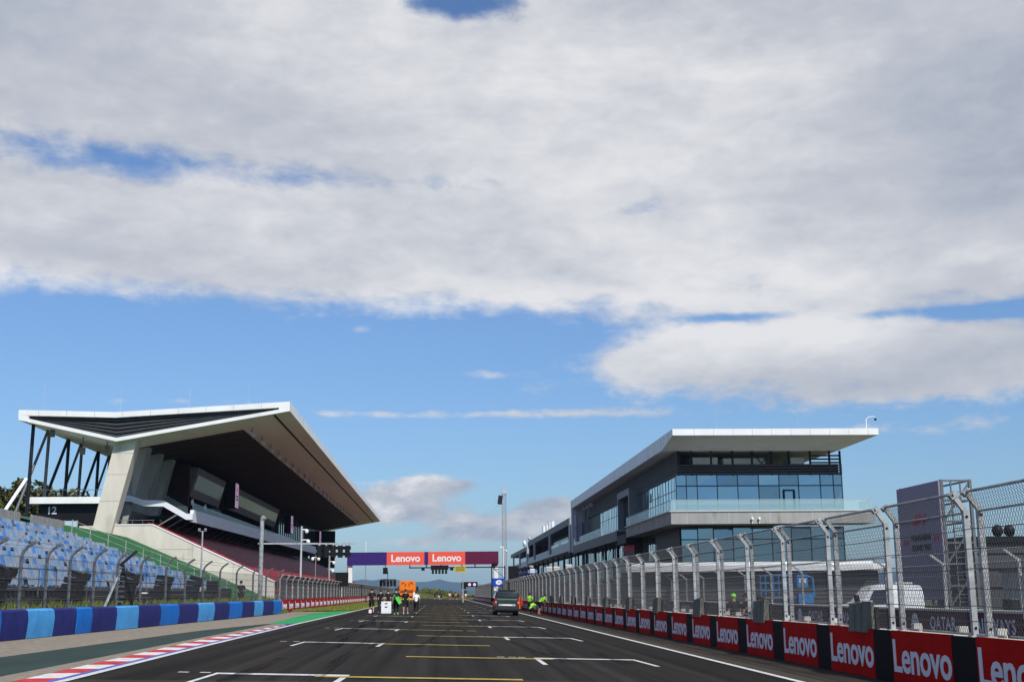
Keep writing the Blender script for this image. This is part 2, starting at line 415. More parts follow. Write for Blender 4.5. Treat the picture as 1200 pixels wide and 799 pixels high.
for _ in range(9):
    x = rnd.uniform(-4, 5); y = rnd.uniform(20, 60); d_ = rnd.uniform(-1.2, 1.2); L_ = rnd.uniform(10, 28)
    flat(b, [(x - .12, y), (x + .12, y), (x + d_ + .1, y + L_), (x + d_ - .1, y + L_)], .022 + .0005 * _, 0)
props(b.build('tyre_marks', rm), kind='structure')

# kerb: raised red and white blocks with a thin blue band beside the edge line
b = MB(); y = -6.0; i = 0
while y < 61.0:
    L = 1.35; y1 = min(y + L, 61.4)
    o0, o1 = kerb_out(y), kerb_out(y1); s0, s1 = lx(y) - .27, lx(y1) - .27; sk = .45
    v = [(s0, y + sk, gz(s0) + .012), (o0, y - sk, gz(o0) + .055), (o1, y1 - sk, gz(o1) + .055), (s1, y1 + sk, gz(s1) + .012)]
    b.add(v, [(3, 2, 1, 0)], 0 if i % 2 else 1)
    b.add([(o0, y - sk, gz(o0) + .055), (o0 - .06, y - sk, gz(o0)), (o1 - .06, y1 - sk, gz(o1)), (o1, y1 - sk, gz(o1) + .055)], [(3, 2, 1, 0)], 0 if i % 2 else 1)
    y = y1; i += 1
for a, c in zip(KY, KY[1:]):
    flat(b, [(lx(a) - .27, a), (lx(a) - .14, a), (lx(c) - .14, c), (lx(c) - .27, c)], .018, 2)
props(b.build('kerb', [M['white_paint'], M['red_paint'], M['blue_paint']]), kind='structure')

# grass blades (uncountable)
def blades(name, zone, n, hmin, hmax, w):
    b = MB()
    for _ in range(n):
        x, y, z = zone(); h = rnd.uniform(hmin, hmax); a = rnd.uniform(0, 6.28); lx_, ly_ = math.cos(a) * w, math.sin(a) * w
        dx, dy = rnd.uniform(-.5, .5) * h, rnd.uniform(-.5, .5) * h
        b.add([(x - lx_, y - ly_, z), (x + lx_, y + ly_, z), (x + dx, y + dy, z + h)], [(0, 1, 2)])
    return props(b.build(name, M['grass_blade']), kind='stuff')
def zone_a():
    y = rnd.uniform(36, 92); x0 = lerp(y, [20, 37, 63, 87], [-13.25, -12.6, -11.57, -10.81]) - .85
    return x0 - rnd.random() ** 1.3 * 2.2, y, 1.08
blades('grass', zone_a, 9000, .08, .48, .03)
def zone_b():
    y = 98 + rnd.random() ** 1.5 * 120; x = rnd.uniform(-11.5, -7.5)
    if x > lerp(y, [96, 104.5, 108, 113], [-11.0, -9.6, -8.0, -7.5]): x = -11.3
    return x, y, gz(x) + .01
blades('grass', zone_b, 12000, .05, .16, .03)
b = MB()
for y in (16, 30, 45, 60, 75, 88, 95.5):
    x0 = lerp(y, [20, 37, 63, 87, 95], [-13.25, -12.6, -11.57, -10.81, -10.6])
    zz_ = 1.10 if y < 95 else .45
    b.v += [(x0 - .735, y, .3), (x0 - .745, y, zz_), (x0 - 1.8, y, zz_ + .03), (-15.6, y, zz_ + .1), (-15.7, y, .3)]
for q in range(6):
    for w_ in range(4): b.f.append((q * 5 + w_, q * 5 + w_ + 1, q * 5 + w_ + 6, q * 5 + w_ + 5)); b.mi.append(0)
props(b.build('grass_bank', M['grass_ground']), kind='structure')

# ------------------------------------------------------------------ shared fence module (4.08 m): two posts, rails, cables, mesh
ML = 4.08
def wires(b, y0, y1, f0, f1, pitch, r):
    """diagonal wires over the strip y0..y1, s 0..1 mapped by f(s) = (x, z); clipped at the borders"""
    p0, p1 = Vector((f0[0], 0, f0[1])), Vector((f1[0], 0, f1[1])); H = (p1 - p0).length; W = y1 - y0
    k = 1.5                                    # rise over run
    for sg in (1, -1):
        c = -H / k
        while c < W:
            a, e = c, c + H / k
            a2, e2 = max(0, a), min(W, e)
            if e2 - a2 > .02:
                s0, s1 = (a2 - a) * k / H, (e2 - a) * k / H
                ya, ye = (y0 + a2, y0 + e2) if sg > 0 else (y1 - a2, y1 - e2)
                q0 = p0.lerp(p1, s0); q1 = p0.lerp(p1, s1)
                b.tube((q0.x, ya, q0.z), (q1.x, ye, q1.z), r, 3, caps=False)
            c += pitch
def fence_module(post_m, double=True, hgt=2.25, name='fence_panel', side=-1):
    r = empty(name, (0, 0, 0), 'x', 'fence panel')
    top = (side * .22, hgt + .29)
    for yy in ((.3, ML - .3) if double else (.04,)):
        b = MB()
        b.box(-.05, .05, yy - .05, yy + .05, 0, hgt)
        b.bar((0, yy, hgt - .03), (top[0], yy, top[1]), .085, .085, (0, 1, 0))
        b.box(-.10, .10, yy - .09, yy + .09, 0, .03)
        p = b.build('post', post_m, r)
        q = MB(); q.rbox((top[0] * .93, yy, top[1] - .02), (.15, .13, .10), (0, R(35) * side, 0))
        q.build('bracket', post_m, p)
        if double:
            for zz_ in (.16, hgt - .12):
                MB().tube((0, yy - .051, zz_), (0, yy - .062, zz_), .026, 8).build('bolt', M['black'], p)
    b = MB(); b.tube((top[0], .2 if double else 0, top[1]), (top[0], ML - .2 if double else ML, top[1]), .028, 6)
    b.tube((-.02, .3 if double else 0, hgt - .05), (-.02, ML - .3 if double else ML, hgt - .05), .022, 6)
    b.build('rail', M['galv'] if double else M['galv_dark'], r)
    b = MB()
    for z in (.28, .55, .85, 1.2, 1.55, 1.9):
        pts = [(side * .06, yy, z - .025 * math.sin(math.pi * (yy / ML))) for yy in (0, ML * .25, ML * .5, ML * .75, ML)]
        b.path(pts, .0075, 4)
    b.build('cable', M['cable'], r)
    b = MB()
    y0, y1 = (.33, ML - .33) if double else (0, ML)
    wires(b, y0, y1, (side * .03, .04), (side * .03, hgt - .06), .10, .0042)
    wires(b, y0, y1, (side * .03, hgt - .05), (top[0], top[1]), .10, .0042)
    b.build('mesh', M['wire'], r)
    return r

lenovo = text_mesh('Lenovo', .78, .016, .004, .97)

# ------------------------------------------------------------------ pit wall with boards
def banner_wall(name, X, side, Y0, n, zb, zt, red_len, blk_mat, label, tscale):
    """concrete guard wall; on its track face red boards with white lettering between dark boards"""
    root = empty(name, (X, Y0, zb), label, 'guard wall')
    d = -side
    b = MB(); b.box(min(X + d * .07, X + d * .42), max(X + d * .07, X + d * .42), Y0, Y0 + n * ML, zb, zt - .02)
    b.build('wall', M['cream'], root, True)
    red = MB().box(-.03, .03, 0, red_len, .03, zt - zb)
    rp = red.build('board', M['board_red'], root)
    dk = MB().box(-.028, .028, 0, ML - red_len - .01, .03, zt - zb - .005)
    dp = dk.build('board', blk_mat, root)
    tx = None
    for k in range(n):
        if k == 0: r_, d_ = rp, dp
        else:
            r_ = rp.copy(); link(r_); d_ = dp.copy(); link(d_); r_.parent = root; d_.parent = root
        xo = 0
        r_.location = (rnd.uniform(-.008, .008), k * ML, rnd.uniform(-.008, .008)); d_.location = (rnd.uniform(-.006, .006), k * ML + red_len + .005, rnd.uniform(-.012, .004)); r_.rotation_euler = (rnd.uniform(-.003, .003), 0, 0)
        r_['label'] = 'red board with white brand lettering'; d_['label'] = 'plain near-black board'
        if not lenovo.materials: lenovo.materials.append(M['lettering'])
        t = bpy.data.objects.new('lettering', lenovo); link(t); t.parent = r_
        t.location = (side * .036, red_len * .5, (zt - zb) * .5); t.rotation_euler = ROT_NEG_X if side < 0 else ROT_POS_X
        t.scale = tscale
    return root

pitwall = banner_wall('pit_wall', 9.31, -1, 10.23, 82, -.29, .77, 3.02, M['board_dark'], 'long pit wall faced with alternating red lettered boards and black boards', (1.3, 1.14, 1))
guard = banner_wall('guard_wall', -11.45, 1, 92.3, 66, .34, 1.28, 2.9, M['maroon'], 'low red and white lettered guard wall behind the grass verge', (1.2, .95, 1))

# pit wall fence
mod = fence_module(M['galv'])
fy0 = 21.75 - 4.08 * 3
for k in range(80):
    o = mod if k == 0 else copy_tree(mod)
    o.location = (9.56, fy0 + ML * k, .74)
    o['label'] = f'{ordinal(k + 1)} double-post mesh panel along the pit wall, counted from the camera end' if k > 2 else \
        f'{ordinal(k + 1)} double-post mesh panel of the pit wall, starting beside the camera'
    o['category'] = 'fence panel'; o['group'] = 'mesh fence panels on the pit wall'
# fence behind the guard wall on the other side, same module turned over
mod2 = fence_module(M['galv'], side=1)
for k in range(58):
    o = mod2 if k == 0 else copy_tree(mod2)
    o.location = (-12.0 - .004 * k, 95.0 + ML * k, .55)
    o['label'] = f'{ordinal(k + 1)} pale mesh panel behind the lettered guard wall, counted from the blue barrier'
    o['category'] = 'fence panel'; o['group'] = 'mesh fence panels behind the guard wall'

# grey padded boards leaning over the pit wall
pad = empty('wall_pad', (0, 0, 0), 'x', 'wall pad')
for k, dy in enumerate((-.43, 0, .43)):
    b = MB(); b.prism_y([(-.17, -.04), (.02, 0), (.02, .60), (-.12, .62 - .03 * k)], dy - .195, dy + .195)
    b.build('slab', M['pad_grey'], pad)
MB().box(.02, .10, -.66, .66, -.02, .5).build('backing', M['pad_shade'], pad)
pys = [27.4, 36.1, 44.9, 53.6, 61.6, 70.2, 79.0, 87.6, 96.2, 104.8, 113.4, 122]
for k, y in enumerate(pys):
    o = pad if k == 0 else copy_tree(pad)
    o.location = (9.40, y, .72)
    o['label'] = f'{ordinal(k + 1)} grey three-slab pad atop the pit wall, counted from the camera end'
    o['category'] = 'wall pad'; o['group'] = 'grey pads on the pit wall'

# low white posts and pipe rail just behind the pit wall
gp = empty('pipe_railing', (0, 0, 0), 'x', 'railing')
for yy in (.5, 2.2):
    MB().box(-.09, .09, yy - .09, yy + .09, 0, 1.15).build('post', M['cream'], gp)
b = MB(); b.path([(-.12, .05, .75), (-.12, .05, 1.02), (-.12, 3.9, 1.02), (-.12, 3.9, .75)], .025, 6); b.build('rail', M['galv'], gp)
for k in range(22):
    o = gp if k == 0 else copy_tree(gp)
    o.location = (10.35, 14.1 + 4.08 * k, -.29)
    o['label'] = f'{ordinal(k + 1)} low pipe railing with pale posts behind the pit wall, from the camera end'
    o['category'] = 'railing'; o['group'] = 'low railings behind the pit wall'

# ------------------------------------------------------------------ second wall and fence across the pit lane
root = empty('signed_wall', (14, 20, -.29), 'low maroon signed wall with white airline lettering across the pit lane', 'wall')
MB().box(14.05, 14.3, 14, 130, -.29, .98).build('wall', M['concrete_grey'], root, True)
MB().box(13.98, 14.05, 14, 130, .2, .98).build('board', M['qatar'], root, True)
MB().box(13.96, 14.32, 14, 130, .98, 1.04).build('coping', M['cream'], root, True)
qa = text_mesh('QATAR', .5, .006, .004, 1.1); qb = text_mesh('AIRWAYS', .5, .006, .004, 1.1)
for y in (22, 35.2, 47, 60, 75, 92):
    put_text(qa, M['lettering'], root, (13.97, y - .9, .63), ROT_NEG_X); put_text(qb, M['lettering'], root, (13.97, y - 4.2, .63), ROT_NEG_X)
    b = MB(); b.wheel((13.968, y + 1.1, .63), .27, .01, 'x', 20); b.build('emblem', M['lettering'], root, True)

def small_panel(L):
    r = empty('mesh_panel', (0, 0, 0), 'x', 'fence panel')
    b = MB(); b.box(-.04, .04, -.04, .04, 0, 1.25); b.bar((0, 0, 1.22), (-.38, 0, 1.5), .06, .06, (0, 1, 0)); b.build('post', M['galv'], r)
    b = MB(); b.tube((-.38, 0, 1.5), (-.38, L, 1.5), .018, 5); b.tube((0, 0, 1.2), (0, L, 1.2), .014, 5)
    for z in (.3, .6, .9): b.tube((-.03, 0, z), (-.03, L, z), .005, 4)
    b.build('rail', M['galv'], r)
    b = MB(); wires(b, 0, L, (-.02, .03), (-.02, 1.2), .1, .003); b.build('mesh', M['wire'], r)
    return r
sp = None; y = 18.0
for k in range(26):
    L = 4.6
    if sp is None: sp = small_panel(L); o = sp
    else: o = copy_tree(sp)
    o.location = (14.16, 16 + L * k, 1.04)
    o['label'] = f'{ordinal(k + 1)} light mesh panel with one bent post on the maroon wall, from the camera end'
    o['category'] = 'fence panel'; o['group'] = 'light mesh panels on the maroon wall'

# ------------------------------------------------------------------ blue barrier
WX = ([20, 37, 63, 87, 95], [-13.25, -12.6, -11.57, -10.81, -10.6])
def wx(y): return lerp(y, *WX)
root = empty('tyre_barrier', (-12, 50, .36), 'long tyre barrier wrapped in light blue and navy belting along the run-off', 'tyre barrier')
bounds = [28, 30.2, 32.5, 34.8, 37.01, 39.07, 41.38, 43.63, 45.27, 48.21, 51.19, 54.44, 57.61, 61.4, 65.01, 68.85, 72.5, 76.57, 79.55, 83.45, 87.02]
for k, (a, c) in enumerate(zip(bounds, bounds[1:])):
    navy = k % 2 == 0
    nseg = 5; jit = [rnd.uniform(-.03, .03) for _ in range(nseg + 1)]
    b = MB(); vs = []
    for i in range(nseg + 1):
        y = a + .01 + (c - a - .02) * i / nseg; x = wx(y); j = jit[i]
        pr = [(0, .02), (.03 + j, .3), (.05 + j, .6), (.02 + j * .5, .84), (-.06, .90), (-.7, .89), (-.74, .02)]
        vs += [(x + px_, y, .355 + pz + j * .3 * (pz > .7)) for px_, pz in pr]
    P = 7; fs = []
    for i in range(nseg):
        for q in range(P - 1): fs.append((i * P + q, (i + 1) * P + q, (i + 1) * P + q + 1, i * P + q + 1))
    fs += [tuple(range(P)), tuple(range(nseg * P + P - 1, nseg * P - 1, -1))]
    b.add(vs, fs)
    o = b.build('belting', M['barrier_navy'] if navy else (M['barrier_light'] if (k // 2) % 2 else M['barrier_sky']), root, True, True)
    o['label'] = 'navy belting section' if navy else 'light blue belting section'

# single-post curved fence behind the barrier
PY = [31, 33.4, 35.8, 38.25, 40.61, 42.94, 45.29, 48.03, 51.0, 54.38, 58.56, 62.2, 66.2, 70.42, 75.17, 80.62, 85.5, 90.5, 95]
for k, (a, c) in enumerate(zip(PY, PY[1:])):
    xa, xc = wx(a) - .85, wx(c) - .85
    r = empty('catch_fence_panel', (xa, a, 1.08), f'{ordinal(k + 1)} grey mesh panel with bent post behind the blue barrier, from the camera end', 'fence panel', 'mesh panels behind the blue barrier')
    dx = xc - xa; dy = c - a
    b = MB(); b.tube((0, 0, 0), (0, 0, 1.82), .055, 8); b.path([(0, 0, 1.80), (.06, 0, 1.98), (.2, 0, 2.13), (.40, 0, 2.26)], .05, 8); b.ell((0, 0, 1.81), (.055, .055, .055), 8, 5); b.rbox((.37, 0, 2.24), (.16, .1, .1), (0, R(-30), 0))
    b.build('post', M['galv_dark'], r, False, True)
    b = MB()
    for z in (.15, .45, .75, 1.1, 1.45, 1.8): b.tube((.05, 0, z), (dx + .05, dy, z), .008, 4)
    b.tube((.40, 0, 2.24), (dx + .40, dy, 2.24), .006, 4); b.tube((.2, 0, 2.12), (dx + .2, dy, 2.12), .006, 4)
    b.build('cable', M['cable'], r)
    b = MB(); wires(b, 0, dy, (.03, .02), (.03, 1.8), .13, .0024)
    b.v = [(x + dx * (y / dy), y, z) for x, y, z in b.v]
    b.build('mesh', M['wire'], r)

# ------------------------------------------------------------------ blue-seated stand
stand = empty('grandstand', (-19, 60, .36), 'uncovered stand with faded blue seats behind the blue barrier', 'grandstand')
ROWS = 13
def row_x(k): return -15.0 - .75 * k
def row_z(k): return 2.05 + .298 * k
def row_end(k): return 88.0 - .5 * k
b = MB()
for k in range(ROWS):
    x = row_x(k); z = row_z(k) - .45
    b.box(x - .46, x + .29, 24, row_end(k) + .6, z - .5, z)
b.box(-25.2, -24.3, 24, 82.6, 4.8, 5.55)
b.build('terrace', M['concrete_dark'], stand, True)
MB().box(-15.7, -15.5, 24, 88, .3, 1.5).build('back_wall', M['dark'], stand, True)
def seat_into(b, x, y, z, mi, jig=0.0, w=.385, s=1):
    """plastic shell facing +X: pan with front lip and a back that leans away"""
    v = [(x + .22 * s, y - w / 2, z - .06), (x + .22 * s, y + w / 2, z - .06), (x + .24 * s, y - w / 2, z), (x + .24 * s, y + w / 2, z),
         (x - .12 * s, y - w / 2, z - .03), (x - .12 * s, y + w / 2, z - .03), (x - .22 * s - jig, y - w * .46, z + .31 * s), (x - .22 * s - jig, y + w * .46, z + .31 * s),
         (x - .26 * s - jig, y - w * .46, z + .29 * s), (x - .26 * s - jig, y + w * .46, z + .29 * s), (x - .16 * s, y - w / 2, z - .08), (x - .16 * s, y + w / 2, z - .08)]
    b.add(v, [(0, 1, 3, 2), (2, 3, 5, 4), (4, 5, 7, 6), (6, 7, 9, 8), (8, 9, 11, 10), (10, 11, 1, 0), (0, 2, 4, 10), (1, 11, 5, 3), (4, 6, 8, 10), (5, 11, 9, 7)], mi)
SM = [M['seat_grey'], M['seat_blue'], M['seat_pale']]
seats = []
for k in range(ROWS):
    y = 26.0; 
    while y < row_end(k):
        q = rnd.random(); patch = math.sin(y * .35 + k * .9) + math.sin(y * .13 - k * .5)
        mi = 0 if q < .46 - .08 * patch else (1 if q < .70 else 2)
        if rnd.random() > .02 and not (math.sin(y * 1.1 + k * 1.7) > .985): seats.append((row_x(k), y, row_z(k), mi, k))
        y += .5
vis = sorted([s for s in seats if s[1] > -s[0] * 1470 / 505], key=lambda s: s[0] ** 2 + s[1] ** 2)
first = set(vis[:100])
rest = MB()
for s_ in seats:
    if s_ not in first: seat_into(rest, s_[0], s_[1], s_[2], s_[3], rnd.uniform(-.03, .05))
o = rest.build('seat_rows', SM, stand, True); o['kind'] = 'stuff'
protos = {}
L0 = stand.location
for s_ in vis[:100]:
    if s_[3] not in protos:
        b = MB(); seat_into(b, 0, 0, 0, 0); o = b.build('seat', SM[s_[3]], stand); protos[s_[3]] = o
        o['label'] = ['faded grey-blue plastic seat', 'bright blue plastic seat', 'pale blue plastic seat'][s_[3]]
    else: o = protos[s_[3]].copy(); link(o); o.parent = stand
    o.location = Vector((s_[0], s_[1], s_[2])) - L0
# supports, front railing, rear slatted fence, side handrail
for k in range(24):
    y = 36 + 2.2 * k
    b = MB(); b.tube((-14.95, y, .3), (-14.95, y, 1.62), .05, 6); b.tube((-14.95, y, 1.0), (-15.5, y, 1.6), .03, 5); b.build('support', M['galv_dark'], stand, True)
b = MB()
for k in range(26): b.tube((-14.6, 34 + 2.1 * k, .3), (-14.6, 34 + 2.1 * k, 2.6), .022, 5)
for z in (1.9, 2.25, 2.6): b.tube((-14.6, 34, z), (-14.6, 88.2, z), .018, 5)
b.build('front_railing', M['galv_dark'], stand, True)
b = MB(); y = 40.0
while y < 83.5:
    if not 75.0 < y < 76.8: b.box(-24.86, -24.80, y, y + .16, 5.5, 6.55 + rnd.uniform(-.02, .02))
    y += .27
b.box(-24.9, -24.86, 40, 83.5, 5.8, 5.86); b.box(-24.9, -24.86, 40, 83.5, 6.3, 6.36)
b.build('slatted_fence', M['slat'], stand, True)
b = MB()
for k in range(10):
    t = k / 9; x = -24.2 + 9.3 * t; y = 83.4 + 5.6 * t; z = 1.4 + .43 * (-14.3 - x)
    b.box(x - .025, x + .025, y - .025, y + .025, z - .3, z + .95)
for dz in (.9, .5): b.tube((-24.2, 83.4, 5.66 + dz), (-14.9, 89.0, 1.66 + dz), .016, 6)
b.build('handrail', M['galv'], stand, True)

# turf bank between the two stands
b = MB()
def tz(x): return 1.4 + .43 * (-14.3 - x)
xs = [-13.9, -16, -18, -20, -22, -24, -26, -28, -30.2, -34]
vs = []; 
for x in xs:
    zz = max(.4, min(tz(x), 6.9 + .02 * (-28 - x)) if x < -27 else tz(x))
    vs += [(x, 80 + .4 * max(0, x + 25), zz), (x, 93, zz + .06 * math.sin(x)), (x, 105.3, zz)]
fs = []
for i in range(len(xs) - 1):
    for j in range(2): fs.append((i * 3 + j, i * 3 + j + 1, i * 3 + 4 + j, i * 3 + 3 + j))
b.add(vs, fs); o = b.build('turf_bank', M['turf'], None, False, True); props(o, kind='structure')

# glazed windscreen at the head of the bank
root = empty('windscreen', (-32, 104.4, 6.5), 'pale frosted glass windscreen at the top of the turf bank', 'windscreen')
for k in range(4): MB().box(-34 + k * 1.05, -33.0 + k * 1.05, 104.2, 104.24, 6.3, 7.75).build('pane', M['screen_glass'], root, True)
b = MB()
for k in range(5): b.box(-34.04 + k * 1.05, -33.99 + k * 1.05, 104.16, 104.28, 6.2, 7.8)
b.build('frame', M['galv'], root, True)

# ------------------------------------------------------------------ main grandstand
gs = empty('covered_grandstand', (-22, 112, .36), 'large covered grandstand with white folded roof, raked concrete piers and dark red seats', 'grandstand')
Y0, Y1 = 104.0, 267.0
TOP = [(-35.14, 16.5), (-27.2, 16.3), (-12.69, 17.18)]
BOT = [(-35.1, 16.1), (-27.0, 14.3), (-12.67, 16.83)]
def bot_z(x): return lerp(x, [p[0] for p in BOT], [p[1] for p in BOT])
b = MB()
b.strip_y(TOP, .46, Y0, Y1)
b.prism_y([(-12.69, 16.83), (-12.69, 17.18), (-13.6, 17.12), (-13.6, 16.67)], Y0, Y1)
b.prism_y([(-35.1, 16.1), (-34.3, 15.95), (-34.3, 16.5), (-35.14, 16.5)], Y0, Y1)
roof = b.build('roof', M['white_cladding'], gs, True)
b = MB(); b.strip_y(BOT, .30, Y0 + .02, Y0 + .4)
b.build('front_fascia', M['white_cladding'], roof, True)
b = MB()
b.strip_y(BOT, .26, Y0 + .4, Y1 - .02)
b.build('soffit', M['soffit'], roof, True)
def band(t0, t1, y0, y1):
    b = MB()
    for i in range(2):
        q = []
        for t in (t0, t1):
            for (xa, za), (xc, zc) in ((BOT[i], TOP[i]), (BOT[i + 1], TOP[i + 1])):
                q.append((xa + (xc - xa) * t, za + .3 + (zc - za - .3) * t))
        b.prism_y([q[0], q[1], q[3], q[2]], y0, y1)
    return b
band(0, 1, Y0 + .75, Y0 + .8).build('louvre_backing', M['black'], roof, True)
for k in range(5):
    band(.03 + .195 * k, .15 + .195 * k, Y0 + .35, Y0 + .7).build('louvre_slat', M['louvre'], roof, True)
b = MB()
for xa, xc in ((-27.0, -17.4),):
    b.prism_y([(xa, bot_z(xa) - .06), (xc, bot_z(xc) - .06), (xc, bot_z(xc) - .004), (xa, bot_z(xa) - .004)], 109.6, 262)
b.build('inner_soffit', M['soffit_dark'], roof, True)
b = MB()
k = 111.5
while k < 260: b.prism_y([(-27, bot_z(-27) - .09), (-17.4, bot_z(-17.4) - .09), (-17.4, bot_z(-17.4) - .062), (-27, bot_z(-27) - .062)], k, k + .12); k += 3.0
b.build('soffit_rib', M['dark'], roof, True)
MB().prism_y([(-14.15, bot_z(-14.15) - .03), (-13.95, bot_z(-13.95) - .03), (-13.95, bot_z(-13.95) - .003), (-14.15, bot_z(-14.15) - .003)], 104.6, 266).build('soffit_joint', M['dark'], roof, True)
for k in range(24):
    y = 109.5 + 6.2 * k; x = -16.6; z = bot_z(x)
    b = MB(); b.tube((x, y, z), (x, y, z - .35), .05, 6); b.box(x - .06, x + .06, y - .7, y + .7, z - .42, z - .34)
    f = b.build('floodlight', M['mid_grey'], roof, True)
    b = MB()
    for q in (-.5, 0, .5): b.rbox((x + .06, y + q, z - .62), (.26, .34, .30), (0, R(-30), R(rnd.uniform(-20, 20))))
    b.build('lamp', M['lamp_glass'], f, True)
for x, y in ((-33.2, 104.3), (-27.2, 105.5), (-21.5, 106), (-16.2, 104.4)):
    MB().tube((x, y, 16.8), (x, y, 19.2), .012, 5).build('lightning_rod', M['light_grey'], roof, True)
# piers
for k, y in enumerate((104.85, 109.7, 114.6, 119.8, 125.2)):
    s_ = (y if k == 0 else y) / 110.0 if k == 0 else 1.0
    if k == 0: P = [(-29.6, .4), (-28.3, 5.2), (-26.95, 7.7), (-25.35, bot_z(-25.35) + .05), (-27.25, bot_z(-27.25) + .05), (-28.55, 7.7), (-29.9, .4)]
    if k == 0: poly = [(-30.1, .4), (-28.5, .4), (-27.03, 7.7), (-25.45, bot_z(-25.45) + .1), (-27.3, bot_z(-27.3) + .05), (-28.65, 7.7)]
    else: poly = [(-29.6, .4), (-28.3, .4), (-27.2, 7.7), (-25.6, bot_z(-25.6) + .1), (-27.5, bot_z(-27.5) + .1), (-28.7, 7.7)]
    b = MB(); b.prism_y(poly, y, y + 1.5)
    o = b.build('pier', M['concrete'] if k == 0 else M['concrete_grey'], gs, True)  # piers under the roof get darker concrete, their shade put into the colour
b = MB()
for z in (3.2, 5.4, 9.4, 11.6, 13.4): b.box(lerp(z, [.4, 7.7, 14.5], [-30.1, -28.65, -27.3]) + .02, lerp(z, [.4, 7.7, 14.5], [-28.5, -27.03, -25.45]) - .02, 104.838, 104.85, z, z + .025)
b.build('formwork_joint', M['concrete_grey'], gs, True)
b = MB(); y = 107.0
while y < 266: b.box(-12.688, -12.672, y, y + .05, 16.86, 17.62); y += 4.0
for q in range(9):
    x = -33.5 + 2.3 * q; z = lerp(x, [-35.14, -27.2, -12.69], [16.5, 16.3, 17.18]); b.box(x, x + .04, 103.988, 104.0, z + .02, z + .44)
b.build('panel_joint', M['light_grey'], roof, True)
b = MB()
for x in (-17.2, -20.6): b.box(x, x + .03, 105.388, 105.4, .6, lerp(x, [-24, -13.75], [7.4, 2.62]) - .05)
b.box(-28.6, -20.6, 105.388, 105.4, 5.4, 5.43)
b.build('formwork_joint', M['concrete_grey'], gs, True)
# end wall with copings
EW = [(-13.7, .3), (-13.75, 2.62), (-24.0, 7.4), (-28.5, 7.4), (-30.0, 7.4), (-30.4, .3)]
MB().prism_y(EW, 105.4, 105.8).build('end_wall', M['concrete'], gs, True)
b = MB(); b.bar((-13.7, 105.6, 2.68), (-24.0, 105.6, 7.47), .5, .09, (0, 0, 1)); b.bar((-24.0, 105.6, 7.47), (-28.4, 105.6, 7.47), .5, .09)
b.build('coping', M['white_cladding'], gs, True)
b = MB(); b.bar((-13.7, 105.95, 2.78), (-23.6, 105.95, 7.40), .07, .07); b.build('stripe_rail', M['red_band'], gs, True)
b = MB(); b.tube((-23.9, 105.6, 7.85), (-28.4, 105.6, 7.85), .025, 6)
for q in range(6): b.tube((-24 - .85 * q, 105.6, 7.5), (-24 - .85 * q, 105.6, 7.85), .02, 5)
b.build('railing', M['galv_dark'], gs, True)
# raked terrace, front wall
GR = 14
def gx(k): return -14.9 - .73 * k
def gzr(k): return 2.75 + .36 * k
b = MB()
for k in range(GR): b.box(gx(k) - .5, gx(k) + .25, 106, 261, gzr(k) - .9, gzr(k) - .40)
b.box(-27, -25, 106, 261, 6.5, 7.0)
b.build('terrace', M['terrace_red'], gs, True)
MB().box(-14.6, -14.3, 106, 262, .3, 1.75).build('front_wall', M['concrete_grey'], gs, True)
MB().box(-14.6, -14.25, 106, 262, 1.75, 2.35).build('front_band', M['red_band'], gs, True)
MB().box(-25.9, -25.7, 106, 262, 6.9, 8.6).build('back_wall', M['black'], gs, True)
ss = []
for k in range(GR):
    y = 106.6
    while y < 260.5: ss.append((gx(k), y, gzr(k), k)); y += .56
sv = sorted([s for s in ss if s[1] < 120], key=lambda s: s[1] - .3 * s[3])
vis = []
for s in ss:
    if len(vis) < 100 and s[1] < 112.0 and s[3] >= 2: vis.append(s)
vset = set(vis)
rest = MB()
for s in ss:
    if s in vset: continue
    seat_into(rest, s[0], s[1], s[2], 0, 0, .44)
o = rest.build('seat_rows', M['seat_red'], gs, True); o['kind'] = 'stuff'
b = MB(); seat_into(b, 0, 0, 0, 0, 0, .44); sp_ = b.build('seat', M['seat_red'], gs)
for k, s in enumerate(vis):
    o = sp_ if k == 0 else sp_.copy()
    if k: link(o); o.parent = gs
    o.location = Vector(s[:3]) - gs.location
# balcony parapet (folded band), glass, deck
NP = [(-28, 10.22), (-26.9, 10.2), (-25.7, 9.8), (-24.0, 9.75), (-22.0, 8.6), (-21.45, 8.6)]
b = MB()
for a, c in zip(NP, NP[1:]):
    t = .52
    b.prism_y([(a[0], a[1] - t), (c[0], c[1] - t), c, a], 109.2, 109.6)
b.v += [(-21.75, 109.61, 7.9), (-21.75, 222, 8.55), (-21.75, 222, 9.75), (-21.75, 109.61, 8.95), (-21.45, 109.61, 7.9), (-21.45, 222, 8.55), (-21.45, 222, 9.75), (-21.45, 109.61, 8.95)]
k = len(b.v) - 8; b.f += [(k, k + 1, k + 2, k + 3), (k + 7, k + 6, k + 5, k + 4), (k, k + 4, k + 5, k + 1), (k + 3, k + 2, k + 6, k + 7), (k, k + 3, k + 7, k + 4), (k + 1, k + 5, k + 6, k + 2)]; b.mi += [0] * 6
b.build('parapet', M['band_white'], gs, True)
MB().box(-26.5, -21.8, 112, 222, 8.3, 8.6).build('balcony', M['dark'], gs, True)
MB().prism_y([(-24.0, 9.75), (-22.0, 8.6), (-22.0, 9.2), (-24.0, 10.3)], 109.7, 109.73).build('glass_rail', M['rail_glass'], gs, True)
MB().box(-21.62, -21.59, 109.8, 222, 8.95, 9.6).build('glass_rail', M['rail_glass'], gs, True)
for k in range(30):
    y = 108 + 3.6 * k
    MB().tube((-25.1, y, 6.9), (-22.6, y, 8.4), .07, 6).build('strut', M['mid_grey'], gs, True)
